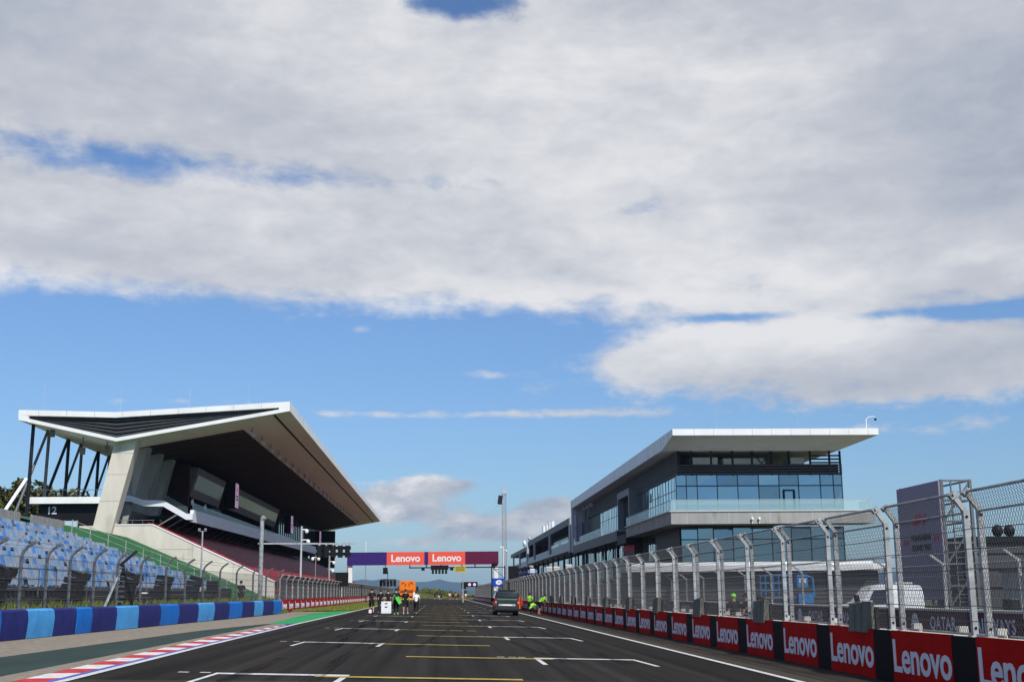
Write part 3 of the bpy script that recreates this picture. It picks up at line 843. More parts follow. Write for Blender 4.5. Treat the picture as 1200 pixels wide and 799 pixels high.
# side balcony
MB().box(-34.6, -28.0, 105.9, 112, 9.3, 9.85).build('side_balcony', M['white_cladding'], gs, True)
b = MB(); b.tube((-34.5, 106, 10.45), (-28, 106, 10.45), .025, 6)
for q in range(10): b.tube((-34.5 + .7 * q, 106, 9.8), (-34.5 + .7 * q, 106, 10.45), .02, 5)
b.build('side_railing', M['galv_dark'], gs, True)
MB().box(-33.8, -28.6, 106.6, 107, 6.6, 9.28).build('side_wall', M['black'], gs, True)
put_text(text_mesh('12', .85, .02), M['lettering'], gs, (-32.7, 106.59, 8.75), ROT_NEG_Y)
# commentary boxes, dark glazing, banners
MB().box(-26.9, -24.3, 121.2, 121.55, 9.0, 14.1).build('core_wall', M['dark_red'], gs, True)
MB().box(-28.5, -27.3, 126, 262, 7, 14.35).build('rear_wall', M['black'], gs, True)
def box_bay(y0, y1, zb0, zb1):
    b = MB(); b.prism_y([(-26.9, zb0), (-24.25, zb0), (-23.5, 13.85), (-26.9, 13.95)], y0, y1)
    o = b.build('commentary_box', M['brown_box'], gs, True)
    w = MB(); y = y0 + .8; n_ = 0
    while y < y1 - .9:
        zz0, zz1 = zb0 + .75, 13.2
        xx = lambda z: -24.25 + .75 * (z - zb0) / (13.85 - zb0) + .012
        w.add([(xx(zz0), y, zz0), (xx(zz0), y + 1.05, zz0), (xx(zz1) + .02, y + 1.05, zz1), (xx(zz1) + .02, y, zz1)], [(0, 1, 2, 3)]); y += 1.15
    w.build('window', M['glass_box'], o, True)
box_bay(121.6, 137.5, 11.05, 11.05); box_bay(143.5, 184, 11.3, 11.3)
MB().box(-26.8, -25.0, 137.5, 143.5, 10.6, 14.2).build('core_wall', M['black'], gs, True)
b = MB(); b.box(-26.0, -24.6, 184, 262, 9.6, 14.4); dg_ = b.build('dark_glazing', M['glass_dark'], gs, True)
b = MB(); y = 186
while y < 262: b.box(-24.6, -24.5, y, y + .12, 9.6, 14.4); y += 2.6
b.build('mullion', M['mullion'], dg_, True)
gp1 = text_mesh('HUNGARIAN', .26, .008); gp2 = text_mesh('GRAND PRIX', .26, .008)
for y, w, z0, z1 in ((141.2, 2.2, 11.3, 14.1), (194.5, 2.6, 11.0, 13.7), (241.0, 3.0, 11.0, 13.6)):
    x = -23.05
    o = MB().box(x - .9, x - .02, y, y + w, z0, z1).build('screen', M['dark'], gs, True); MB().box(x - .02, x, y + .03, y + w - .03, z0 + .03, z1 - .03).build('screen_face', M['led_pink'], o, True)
    zc = (z0 + z1) / 2
    put_text(gp1, M['black'], o, (x + .006, y + w / 2, zc - .1), ROT_POS_X); put_text(gp2, M['black'], o, (x + .006, y + w / 2, zc - .45), ROT_POS_X)
    put_text(text_mesh('F1', .6, .02), M['logo_red'], o, (x + .006, y + w / 2, zc + .6), ROT_POS_X)
MB().box(-27, -21.8, 261.5, 262, 7, 14.6).build('far_wall', M['dark'], gs, True)
# raking steel columns under the back edge of the roof
for k in range(4):
    y = 105.7 + 10.2 * k; zt = bot_z(-34.3)
    MB().tube((-34.5, y, 3.0), (-34.4, y, zt + .05), .15, 10).build('column', M['dark_metal'], gs, True, True)
    if k < 3: MB().tube((-34.5, y + .9, 6.0), (-34.4, y + 10.0, zt + .05), .14, 10).build('column', M['dark_metal'], gs, True, True)
    y = 109.4 + 10.1 * k
    MB().tube((-34.4, y, 3.0), (-34.2, y, zt + .05), .14, 10).build('column', M['galv_dark'], gs, True, True)
    MB().tube((-35.2, y - 7.5, 5.0), (-34.2, y - .3, zt + .05), .12, 10).build('column', M['galv_dark'], gs, True, True)
for (x, y, z) in ((-33.2, 107, 15.35), (-30.7, 107.5, 13.9), (-28.6, 107.3, 14.0)):
    b = MB(); b.tube((x, y, bot_z(x)), (x, y, z + .2), .05, 6); b.rbox((x, y, z), (.45, .4, .55), (R(20), 0, R(20)))
    b.build('loudspeaker', M['mid_grey'], gs, True)

# white boom of a lift behind the stand
root = empty('boom_lift', (-26.3, 77, 5.2), 'white slanted boom with yellow foot behind the slatted fence', 'boom lift')
MB().tube((-26.6, 76.6, 6.2), (-26.0, 79.2, 8.9), .11, 10).build('boom', M['white_plastic'], root, True, True)
MB().rbox((-26.6, 76.5, 6.3), (.5, .7, .45), (R(35), 0, 0)).build('foot', M['yellow_plastic'], root, True)
MB().box(-27.2, -26.0, 75.8, 77.4, 3.0, 6.1).build('turret', M['mid_grey'], root, True)

# ------------------------------------------------------------------ pit building
pb = empty('pit_building', (32, 160, -.29), 'glass pit building with wide white overhanging roof and concrete balcony', 'building')
# roof: flat top, lip at the front and on the far side, underside set in
v = [(22.4, 116.75, 16.9), (42.65, 116.75, 16.93), (42.65, 209, 16.85), (22.4, 209, 16.8),
     (22.4, 116.75, 16.28), (42.65, 116.75, 16.3), (42.65, 209, 16.2), (22.4, 209, 15.5),
     (22.4, 123.0, 15.5), (40.5, 123.0, 15.45), (40.5, 209, 15.45)]
b = MB(); b.add(v, [(0, 1, 2, 3), (0, 4, 5, 1), (1, 5, 6, 2), (0, 3, 7, 8, 4), (2, 6, 10, 7, 3), (4, 8, 9, 5), (5, 9, 10, 6), (8, 7, 10, 9)])
prf = b.build('roof', M['white_cladding'], pb, True)
b = MB(); k = 24.5
while k < 42.4: b.box(k, k + .03, 116.735, 116.75, 16.3, 16.88); k += 1.9
k = 119.0
while k < 208: b.box(22.385, 22.4, k, k + .05, 15.6, 16.8); k += 4.2
b.build('panel_joint', M['light_grey'], prf, True)
b = MB(); b.tube((42.3, 119, 16.85), (42.3, 119, 18.1), .05, 6); b.path([(42.3, 119, 18.1), (42.6, 119, 18.35), (43.1, 119, 18.4), (43.25, 119, 18.25)], .04, 6); b.box(42.0, 42.5, 118.8, 119.2, 16.9, 17.05)
cc = b.build('camera_mast', M['white_plastic'], prf, True)
MB().ell((43.25, 119, 18.12), (.13, .13, .14)).build('dome_camera', M['black'], cc, True)
for x, y in ((27, 118), (36, 121), (30, 150)): MB().tube((x, y, 17), (x, y, 19), .015, 4).build('lightning_rod', M['light_grey'], prf, True)
# end fin
b = MB(); b.prism_x([(209, 8.2), (210.6, 8.2), (210.6, 16.8), (209, 16.8)], 22.4, 22.9)
b.prism_y([(22.9, 8.2), (25.6, 8.2), (24.6, 15.5), (22.9, 15.5)], 208.4, 209.0)
b.build('end_fin', M['light_grey'], pb, True)
# plant storey with louvres
b = MB(); b.box(24.15, 40.6, 123.3, 123.5, 13.05, 14.15); b.box(24.2, 24.4, 123.6, 206, 13.05, 15.5)
pl = b.build('plant_wall', M['dark'], pb, True)
for k in range(9):
    z = 13.2 + .25 * k
    MB().box(23.88, 24.15, 123.1, 200, z, z + .08).build('louvre_slat', M['mid_grey'], pl, True)
for k in range(4):
    z = 13.15 + .26 * k
    MB().box(24.0, 40.9, 123.0, 123.25, z, z + .13).build('louvre_slat', M['grey_cladding'], pl, True)
for x in (24.0, 25.4, 27.4, 29.6, 31.6, 33.6, 35.4, 37.6, 39.6, 40.7): MB().box(x, x + .16, 123.05, 123.3, 13.0, 15.46).build('plant_post', M['dark'], pl, True)
b = MB()
b.bar((31.8, 123.3, 15.3), (32.7, 123.3, 14.2), .1, .1); b.bar((33.5, 123.3, 15.3), (32.7, 123.3, 14.2), .1, .1)
b.box(37.7, 40.8, 123.1, 123.3, 14.2, 14.35); b.box(37.7, 40.8, 123.1, 123.3, 14.55, 14.7); b.box(37.7, 40.8, 123.1, 123.3, 14.9, 15.05)
b.build('bracing', M['dark'], pl, True)
for x0, x1, z in ((25.6, 28.4, 14.95), (29.0, 33.3, 14.85), (36.0, 37.4, 14.9)):
    MB().box(x0, x1, 124.3, 127, 14.2, z).build('white_box', M['white_cladding'], pl, True)  # plain white boxes set behind the gap above the louvres
# upper glazing, front: bays
BX = [23.8, 24.85, 25.95, 28.0, 30.1, 32.25, 34.35, 36.35, 38.6, 39.95, 40.85]
def bay(x0, x1, z0, z1, y, m='glass_front'):
    j = [rnd.uniform(-.012, .012) for _ in range(4)]
    b = MB(); b.add([(x0, y + j[0], z0), (x1, y + j[1], z0), (x1, y + j[2], z1), (x0, y + j[3], z1), (x0, y + .1, z0), (x1, y + .1, z0), (x1, y + .1, z1), (x0, y + .1, z1)],
                    [(0, 1, 2, 3), (4, 7, 6, 5), (0, 4, 5, 1), (3, 2, 6, 7), (0, 3, 7, 4), (1, 5, 6, 2)])
    return b.build('window', M[m], pb, True)
for a, c in zip(BX, BX[1:]): bay(a + .03, c - .03, 9.25, 11.9, 123.2); bay(a + .03, c - .03, 12.0, 13.03, 123.2)
b = MB()
for x in BX: b.box(x - .03, x + .03, 123.12, 123.3, 9.2, 13.05)
b.box(23.8, 40.85, 123.11, 123.3, 11.9, 12.0); b.box(23.8, 40.85, 123.1, 123.34, 13.03, 13.12)
b.build('mullion', M['mullion'], pb, True)
b = MB(); b.box(34.7, 34.86, 123.06, 123.12, 9.2, 11.4); b.box(35.75, 35.91, 123.06, 123.12, 9.2, 11.4); b.box(34.7, 35.91, 123.06, 123.12, 11.4, 11.55)
b.build('door', M['dark'], pb, True)
b = MB(); b.box(24.4, 40.8, 123.6, 209, 9.2, 13.0); b.build('upper_core', M['dark'], pb, True)
# upper glazing along the pit lane
def side_bay(y0, y1, z0, z1, x, m='glass_side'):
    j = [rnd.uniform(-.02, .02) for _ in range(4)]
    b = MB(); b.add([(x + j[0], y0, z0), (x + j[1], y1, z0), (x + j[2], y1, z1), (x + j[3], y0, z1), (x + .1, y0, z0), (x + .1, y1, z0), (x + .1, y1, z1), (x + .1, y0, z1)],
                    [(3, 2, 1, 0), (5, 6, 7, 4), (1, 5, 4, 0), (7, 6, 2, 3), (4, 7, 3, 0), (2, 6, 5, 1)])
    return b.build('window', M[m], pb, True)
def side_run(y0, y1, z0, z1, x, w, m='glass_side', tr=None):
    n_ = max(1, round((y1 - y0) / w)); st = (y1 - y0) / n_; b = MB()
    for k in range(n_):
        ya, yb = y0 + st * k + .04, y0 + st * (k + 1) - .04
        side_bay(ya, yb, z0, z1, x, m)
        b.box(x - .03, x + .12, ya - .07, ya - .01, z0, z1)
    if tr: b.box(x - .025, x + .12, y0, y1, tr, tr + .06)
    b.box(x - .11, x + .12, y0, y1, z1, z1 + .1)
    b.build('mullion', M['mullion'], pb, True)
side_run(123.4, 148.3, 9.25, 13.0, 24.0, 1.65, tr=11.6)
side_run(159, 184, 9.25, 13.0, 24.0, 1.65, tr=11.6)
b = MB(); b.box(22.9, 24.3, 148.6, 149.3, 9.3, 13.9); b.box(22.9, 24.3, 158.0, 158.7, 9.3, 13.9); b.box(22.9, 24.3, 149.3, 158, 13.1, 13.9)
b.build('window_surround', M['mid_grey'], pb, True)
MB().box(23.6, 23.7, 149.3, 158, 9.3, 13.1).build('window', M['glass_dark'], pb, True)
MB().box(24.0, 24.3, 184, 208, 9.2, 13.0).build('dark_bay_panel', M['black'], pb, True)  # solid black panel stands in for the shade inside the opening
# balcony slab, glass balustrade
b = MB(); b.box(22.45, 42.6, 119.3, 123.0, 7.95, 9.12); b.box(22.45, 24.5, 123.0, 148.8, 7.95, 9.12)
slab = b.build('balcony', M['concrete_grey'], pb, True)
b = MB(); b.box(22.3, 42.65, 119.2, 123.0, 9.12, 9.25); b.box(22.3, 24.5, 123.0, 148.8, 9.12, 9.25); b.build('coping', M['light_grey'], slab, True)
b = MB()
for x in (24.0, 28.1, 32.2, 36.4): b.box(x, x + .06, 119.285, 119.3, 7.95, 9.12)
b.build('panel_joint', M['light_grey'], slab, True)
b = MB(); b.box(22.4, 24.3, 156.2, 208.4, 7.9, 9.15); b.build('balcony', M['grey_cladding'], pb, True)
MB().box(22.4, 24.2, 148.8, 156.2, 7.3, 8.4).build('balcony', M['dark'], pb, True)
b = MB(); b.box(22.5, 42.4, 119.38, 119.41, 9.25, 10.25); b.build('balustrade', M['balustrade'], pb, True)
b = MB(); b.box(22.5, 22.53, 119.45, 148.8, 9.25, 10.25); b.build('balustrade', M['balustrade'], pb, True)
b = MB(); b.box(22.45, 22.48, 158, 208, 9.15, 10.3); b.build('balustrade', M['balustrade'], pb, True)
b = MB(); b.box(42.37, 42.4, 119.45, 123, 9.25, 10.25); b.build('balustrade', M['balustrade'], pb, True)
b = MB(); b.box(22.46, 42.42, 119.36, 119.43, 10.25, 10.3); b.box(22.46, 22.55, 119.45, 148.8, 10.25, 10.3); b.build('handrail', M['light_grey'], pb, True)
for q in (30.4, 31.1):
    b = MB(); b.tube((q, 119.2, 7.95), (q, 119.2, 8.35), .05, 6); b.ell((q, 119.15, 8.4), (.14, .14, .18)); b.build('wall_lamp', M['white_plastic'], pb, True)
# lower storeys
MB().box(24.8, 41.0, 124.4, 209, -.3, 7.9).build('lower_core', M['black'], pb, True)
LB = [24.3, 26.0, 27.6, 29.6, 31.6, 33.6, 35.6, 37.6, 39.3, 41.0]
for a, c in zip(LB, LB[1:]):
    bay(a + .03, c - .03, 3.4, 6.6, 124.1, 'glass_front'); bay(a + .03, c - .03, 6.7, 7.85, 124.1, 'glass_front')
b = MB()
for x in LB: b.box(x - .035, x + .035, 124.02, 124.25, 3.3, 7.9)
b.box(24.3, 41, 124.01, 124.25, 6.6, 6.7); b.build('mullion', M['mullion'], pb, True)
MB().box(24.2, 24.8, 124.3, 138.3, 3, 7.94).build('side_wall', M['black'], pb, True)
side_run(138.5, 149, 3.4, 7.8, 24.4, 1.5)
side_run(159, 208, 3.4, 7.8, 24.4, 1.6)
b = MB(); b.box(23.5, 24.6, 149.4, 158.6, 3.4, 7.2); o = b.build('sign_panel', M['maroon'], pb, True)
MB().box(23.47, 23.5, 149.4, 158.6, 6.6, 7.2).build('header', M['logo_red'], o, True)
put_text(text_mesh('F1', 1.3, .03), M['logo_red'], o, (23.48, 154, 5.3), ROT_NEG_X)
for k in range(10):
    MB().box(24.5, 24.78, 139 + 6.9 * k, 144.6 + 6.9 * k, -.25, 3.1).build('garage_door', M['grey_cladding'], pb, True)
MB().box(23.6, 24.9, 124.3, 209, 3.1, 3.4).build('canopy', M['mid_grey'], pb, True)
b = MB(); b.box(22.2, 22.5, 201, 203.6, 9.7, 13.8); o = b.build('hanging_banner', M['lilac'], pb, True)
put_text(gp1, M['black'], o, (22.19, 202.3, 11.9), ROT_NEG_X); put_text(gp2, M['black'], o, (22.19, 202.3, 11.5), ROT_NEG_X)
for k in range(3):
    b = MB(); b.tube((23.4, 190 + 5 * k, 15.5), (23.4, 190 + 5 * k, 14.9), .05, 6); b.rbox((23.4, 190 + 5 * k, 14.7), (.5, .7, .5), (0, R(20), 0)); b.build('floodlight', M['light_grey'], pb, True)
for k in range(5):
    MB().tube((23.0, 160 + 11.5 * k, -.3), (23.0, 160 + 11.5 * k, 7.9), .16, 8).build('column', M['dark'], pb, True)

# the two lower wings beyond it
def wing(name, label, y0, y1, zt, zf, zp0, zp1, tag_):
    r = empty(name, (30, (y0 + y1) / 2, -.3), label, 'building')
    b = MB(); b.box(22.4, 40, y0, y1, zf, zt); b.build('roof', M['grey_cladding'], r, True)
    b = MB(); b.box(25.5, 39, y0 + .2, y1 - .2, zp0, zf); b.build('wall', M['black'], r, True)
    b = MB(); b.prism_y([(22.4, zp0 + .3), (24.2, zp0 - .2), (24.4, zp1), (22.5, zp1)], y0 + 3, y1); b.build('parapet', M['light_grey'], r, True)
    b = MB(); b.prism_x([(y0, zp0), (y0 + 2.4, zp0), (y0 + 1.0, zt - .02), (y0 - .6, zt - .02)], 22.35, 23.0); b.build('end_fin', M['light_grey'], r, True)
    b = MB(); b.box(25.0, 39, y0, y1, -.3, zp0 - .2); b.build('lower_wall', M['dark'], r, True)
    n_ = int((y1 - y0 - 4) / 3.4)
    for k in range(n_):
        ya = y0 + 3 + 3.4 * k
        o = MB().box(24.9, 25.0, ya, ya + 3.2, 3.5, zp0 - .3).build('window', M['glass_side'], r, True)
        MB().box(25.38, 25.5, ya, ya + 2.9, zp0 + 1.9, zf - .4).build('window', M['glass_dark'], r, True)
    for k in range(2):
        ya = y0 + (y1 - y0) * (.36 + .4 * k)
        MB().box(22.2, 22.5, ya, ya + 2.8, zp1 - 1.0, zf).build('hanging_banner', M['lilac'], r, True)
    MB().box(22.46, 22.49, y0 + 4, y0 + (y1 - y0) * .3, zp1, zp1 + 1.0).build('balustrade', M['balustrade'], r, True)
    for k in range(int((y1 - y0) / 12)):
        MB().tube((23.2, y0 + 6 + 12 * k, -.3), (23.2, y0 + 6 + 12 * k, zp0 + .2), .16, 8).build('column', M['dark'], r, True)
    return r
w1 = wing('pit_wing', 'lower dark grey wing with pale balcony, next to the tall glass pit building', 213, 316, 14.2, 13.0, 8.3, 10.1, 0)
MB().box(22.7, 25.5, 315.4, 315.9, 8.3, 13.0).build('far_wall', M['dark'], w1, True)
w2 = wing('pit_wing', 'small grey wing at the distant end of the pit building row', 319, 392, 13.2, 12.2, 8.0, 9.6, 0)
for k, (y, z, nm) in enumerate(((262, 14.2, 'thickest'), (268, 14.2, ''), (275, 14.2, ''), (284, 14.2, ''))):
    r = empty('roof_antenna', (24, y, z), f'{ordinal(k + 1)} white drum antenna on the lower wing roof, counted from the camera end', 'antenna', 'drum antennas on the wing roof')
    MB().tube((24, y, z), (24, y, z + .7), .12, 8).build('stand', M['light_grey'], r, True)
    MB().tube((23.9, y, z + .7), (23.9, y, z + 2.1 + .2 * (k % 2)), .42, 12).build('drum', M['white_plastic'], r, True, True)
r = empty('roof_camera', (23, 318, 14.0), 'small dome camera on a bracket at the corner where the two lower wings meet', 'camera')
MB().tube((23, 318, 13.2), (23, 318, 14.8), .1, 6).build('mast', M['dark'], r, True); MB().ell((23, 318, 15.1), (.45, .45, .5)).build('dome', M['light_grey'], r, True)
r = empty('satellite_dish', (24, 352, 13.2), 'white satellite dish on the roof of the last small wing', 'antenna')
MB().tube((24, 352, 13.2), (24, 352, 14.6), .14, 6).build('stand', M['light_grey'], r, True); MB().ell((24, 352, 15.2), (.5, 1.0, .9)).build('dish', M['white_plastic'], r, True)

# ------------------------------------------------------------------ start gantry
root = empty('start_gantry', (-2.5, 190, 0), 'start gantry with red, navy and maroon banner panels over the straight', 'gantry')
YG = 190
MB().box(-13.95, 8.95, YG + .1, YG + 1.0, 5.95, 7.75).build('beam', M['light_grey'], root, True)
zb, zt = 5.86, 7.80
for x0, x1, m_, nm in ((-13.97, -8.0, 'banner_navy', 'plain navy banner'), (-8.0, -2.3, 'banner_red', 'red banner with white lettering'), (-2.3, -1.72, 'banner_navy', 'narrow navy banner'),
                   (-1.72, 3.9, 'banner_red', 'red banner with white lettering'), (3.9, 8.98, 'banner_maroon', 'plain maroon banner')):
    o = MB().box(x0, x1, YG, YG + .1, zb, zt).build('banner', M[m_], root, True); o['label'] = nm
    if m_ == 'banner_red':
        t = text_mesh('Lenovo', 1.52, .035, .01, .97); put_text(t, M['white_plastic'], o, ((x0 + x1) / 2, YG - .015, (zb + zt) / 2), ROT_NEG_Y)
for x in (-13.5, 8.6):
    b = MB(); b.box(x - .32, x + .32, YG + .3, YG + .9, -.3, 5.95); b.build('pylon', M['white_cladding'], root, True)
b = MB(); b.box(-4.6, 8.5, YG + .2, YG + .4, 5.35, 5.52)
for x in (-4.5, -2.0, .2, 3.4, 5.4, 8.0): b.box(x - .08, x + .08, YG + .2, YG + .4, 5.35, 5.95)
b.build('hanger', M['dark'], root, True)
b = MB(); b.box(-1.32, 1.36, YG - .1, YG + .2, 5.1, 5.78)
st = b.build('start_lights', M['black'], root, True)
for k in range(5):
    x = -1.0 + .5 * k
    MB().box(x - .17, x + .17, YG - .16, YG + .1, 4.5, 5.6).build('light_column', M['black'], st, True)
    b = MB()
    for z in (4.68, 4.95, 5.22, 5.47): b.tube((x, YG - .165, z), (x, YG - .18, z), .1, 10)
    b.build('lens', M['dark'], st, True)
MB().box(2.3, 3.95, YG - .1, YG + .15, 4.7, 5.62).build('sign', M['sign_yellow'], root, True)
b = MB()
for z in (4.95, 5.2, 5.42): b.box(2.45, 3.8, YG - .115, YG - .1, z - .05, z + .04)
b.build('sign_text', M['dark'], root, True)
b = MB(); b.box(-8.55, -7.85, YG, YG + .5, 4.55, 5.5); b.tube((-8.2, YG + .3, 5.4), (-8.2, YG + .3, 5.95), .05, 6); b.build('signal_box', M['black'], root, True)
for x in (-2.5, 1.85): MB().box(x - .25, x + .25, YG, YG + .4, 5.0, 5.42).build('camera_box', M['black'], root, True)
# service scaffold with blue sign beside the gantry foot
root = empty('service_scaffold', (9.0, 189, -.29), 'dark scaffold frame carrying a blue sign with white oval emblem', 'scaffold')
b = MB()
for x in (7.9, 9.9):
    for y in (188.6, 190): b.tube((x, y, -.3), (x, y, 5.6), .06, 6)
for z in (3.7, 5.4):
    for y in (188.6, 190): b.tube((7.9, y, z), (9.9, y, z), .05, 6)
b.tube((7.9, 188.6, 5.4), (9.9, 188.6, 3.7), .04, 6)
b.build('frame', M['dark'], root, True)
o = MB().box(7.95, 9.95, 188.4, 188.5, 2.5, 3.75).build('sign', M['fia_blue'], root, True)
b = MB(); k = []
b.add([(8.95 + .5 * math.cos(6.2832 * i / 20), 188.385, 3.13 + .36 * math.sin(6.2832 * i / 20)) for i in range(20)], [tuple(range(20))]); b.build('emblem', M['white_plastic'], o, True)
put_text(text_mesh('FIA', .26, .004), M['fia_blue'], o, (8.95, 188.375, 3.13), ROT_NEG_Y)
MB().rbox((8.3, 188.8, 5.75), (.6, .6, .5), (0, 0, .3)).build('camera', M['black'], root, True)

# lattice mast
root = empty('lattice_mast', (11.2, 215, -.29), 'tall pale lattice mast with a dark box near its top', 'mast')
b = MB(); w = .34; cx, cy = 11.2, 215
for sx in (-1, 1):
    for sy in (-1, 1): b.tube((cx + sx * w, cy + sy * w, -.3), (cx + sx * w, cy + sy * w, 18.6), .04, 5)
z = 0.0; i = 0
while z < 18.4:
    for sx in (-1, 1):
        b.tube((cx - w, cy + sx * w, z), (cx + w, cy + sx * w, z + .7), .02, 4); b.tube((cx + w, cy + sx * w, z), (cx - w, cy + sx * w, z + .7), .02, 4)
        b.tube((cx + sx * w, cy - w, z), (cx + sx * w, cy + w, z + .7), .02, 4); b.tube((cx + sx * w, cy - w, z), (cx + sx * w, cy + w, z), .02, 4)
        b.tube((cx - w, cy + sx * w, z), (cx + w, cy + sx * w, z), .02, 4)
    z += .7
b.build('lattice', M['galv'], root, True)
MB().rbox((10.5, 214.6, 17.4), (.75, .6, 1.5), (0, R(8), 0)).build('speaker', M['dark'], root, True)
b = MB(); b.box(10.8, 11.6, 214.6, 215.4, 18.5, 19.1); b.tube((11.0, 215, 19), (10.9, 215, 20.1), .06, 5); b.tube((11.4, 215, 19), (11.4, 215, 19.7), .05, 5); b.build('head', M['light_grey'], root, True)
b = MB(); b.tube((10.9, 215, 17), (-9, 214, 2), .02, 4); b.tube((10.9, 215, 18.2), (-6, 214, 2), .02, 4); b.build('guy_wire', M['light_grey'], root, True)

# start-light pole with arm
root = empty('signal_pole', (-11.95, 84.5, .36), 'thick grey pole with long arm carrying five black light columns over the track edge', 'signal pole')
b = MB(); b.tube((-11.95, 84.5, .3), (-11.95, 84.5, 6.6), .155, 12, .135); b.tube((-11.95, 84.5, 6.6), (-11.8, 84.45, 6.75), .17, 8); b.build('pole', M['galv'], root, True, True)
b = MB(); b.bar((-12.2, 84.6, 5.0), (-5.75, 85.6, 4.98), .10, .10); b.build('arm', M['galv'], root, True)
for k in range(5):
    x = -8.15 + .47 * k; y = 85.15 + .075 * k
    o = MB().box(x - .16, x + .16, y - .15, y + .12, 4.05, 4.86).build('light_column', M['black'], root, True)
    MB().box(x - .235, x + .235, y - .04, y + .04, 4.18, 4.40).build('backplate', M['black'], o, True)
    MB().box(x - .235, x + .235, y - .045, y + .035, 4.58, 4.80).build('backplate', M['black'], o, True)
    b = MB()
    for z in (4.16, 4.36, 4.56, 4.76): b.tube((x, y - .152, z), (x, y - .20, z), .075, 10)
    b.build('lens', M['dark'], o, True)
    MB().box(x - .05, x + .05, y - .03, y + .03, 4.86, 4.95).build('hanger', M['light_grey'], o, True)
# second light set on a thin post beyond
root = empty('light_repeater', (-7.9, 192, .25), 'set of five black light columns on a thin post under the gantry, beside the verge', 'signal pole')
b = MB(); b.tube((-7.9, 192, .2), (-7.9, 192, 5.0), .05, 6); b.build('post', M['mid_grey'], root, True)
for k in range(5):
    x = -8.9 + .52 * k; MB().box(x - .2, x + .2, 191.8, 192.1, 2.72, 3.62).build('light_column', M['black'], root, True)
MB().box(-9.1, -6.6, 192.1, 192.2, 3.3, 3.8).build('bar', M['light_grey'], root, True)

def pole(name, label, x, y, z0, z1, r, m, extra=None, cat='pole'):
    o = empty(name, (x, y, z0), label, cat)
    MB().tube((x, y, z0), (x, y, z1), r, 10, r * .8).build('shaft', M[m], o, True, True)
    if extra: extra(o)
    return o
def cams(zs, x, y):
    def f(o):
        for dx, z in zs:
            b = MB(); b.tube((x, y, z), (x + dx, y, z), .05, 6); b.ell((x + dx, y - .05, z - .15), (.17, .17, .2)); b.build('camera', M['white_plastic'], o, True)
    return f
pole('camera_pole', 'white pole with two small cameras in front of the red seats', -12.1, 110, .4, 7.5, .10, 'light_grey', cams(((.45, 7.2), (.6, 6.3)), -12.1, 110))
pole('camera_pole', 'pale pole with a bracket camera next to the hanging light columns', -12.3, 140.5, .4, 6.4, .13, 'galv', cams(((.5, 5.2), (.4, 4.3)), -12.3, 140.5))
def lampx(o):
    b = MB(); b.box(-14.22, -13.78, 74.42, 74.48, 5.3, 5.36)
    b.build('crossbar', M['mid_grey'], o, True)
    for dx in (-.3, .3): MB().rbox((-14 + dx * .6, 74.36, 5.42), (.12, .16, .12), (R(20), 0, 0)).build('lamp', M['galv'], o, True)
pole('lamp_pole', 'thin grey pole with two small lamps standing before the pale end wall', -14.0, 74.45, .36, 5.35, .06, 'galv', lampx, 'lamp post')
pole('camera_pole', 'slim dark pole with a small head in front of the far red seats', -12.6, 128, .36, 5.6, .07, 'mid_grey', cams(((.3, 5.3), (-.3, 5.3)), -12.6, 128))
pole('antenna_pole', 'very tall thin pole with white tip rising behind the navy banner', -13.9, 236, .3, 11.3, .06, 'mid_grey', lambda o: MB().tube((-13.9, 236, 9.2), (-13.9, 236, 11.4), .11, 6).build('tip', M['white_plastic'], o, True))
pole('lamp_pole', 'short grey pole beyond the hanging light columns near the gantry foot', -14.6, 200, .3, 6.2, .12, 'mid_grey')
pole('lamp_pole', 'grey pole seen below the navy banner beyond the gantry', -9.9, 330, .3, 5.6, .1, 'light_grey')
pole('camera_pole', 'white dome camera pole beside the maroon banner end', 10.2, 200, -.3, 9.0, .1, 'white_plastic', cams(((-.4, 8.8), (.5, 8.3)), 10.2, 200))
pole('lamp_pole', 'thin pale pole rising through the right part of the gantry', 4.4, 236, -.1, 9.0, .09, 'light_grey')
# black monitor on frame at the guard wall
root = empty('display_board', (-12.0, 152, .36), 'square black display board on a post at the end of the near mesh panels', 'display board')
MB().box(-12.55, -11.0, 152, 152.25, 2.6, 4.2).build('screen', M['black'], root, True); MB().tube((-11.8, 152.2, .3), (-11.8, 152.2, 2.6), .08, 6).build('post', M['galv'], root, True)
# far signal boxes on the pit side
root = empty('signal_board', (5.8, 240, -.17), 'black signal board with two round lamps beyond the gantry', 'signal board')
b = MB(); b.box(4.2, 5.1, 240, 240.3, 2.4, 3.7); b.box(5.1, 7.3, 240, 240.3, 2.75, 3.7); b.build('board', M['black'], root, True)
for x in (5.75, 6.7): MB().tube((x, 239.99, 3.2), (x, 239.9, 3.2), .3, 12).build('lamp', M['pink'], root, True)
MB().tube((4.6, 240.1, -.2), (4.6, 240.1, 2.5), .09, 6).build('post', M['mid_grey'], root, True)
root = empty('black_screen', (10.1, 170, -.3), 'tall black board standing on the pit wall near the mast', 'board')
MB().box(9.35, 10.8, 170, 170.3, 1.9, 5.15).build('board', M['black'], root, True); MB().box(9.6, 10.6, 170.3, 170.6, -.3, 2.5).build('support', M['dark'], root, True)
root = empty('blue_awning', (12, 178, -.3), 'long narrow blue awning above the pit wall fence near the black board', 'awning')
MB().box(11.4, 12.6, 161, 195, 4.05, 4.45).build('awning', mat('awning_blue', (.16, .20, .50), .6), root, True)
b = MB()
for y in (163, 172, 184, 193): b.tube((12, y, -.3), (12, y, 4.1), .06, 6)
b.build('post', M['mid_grey'], root, True)
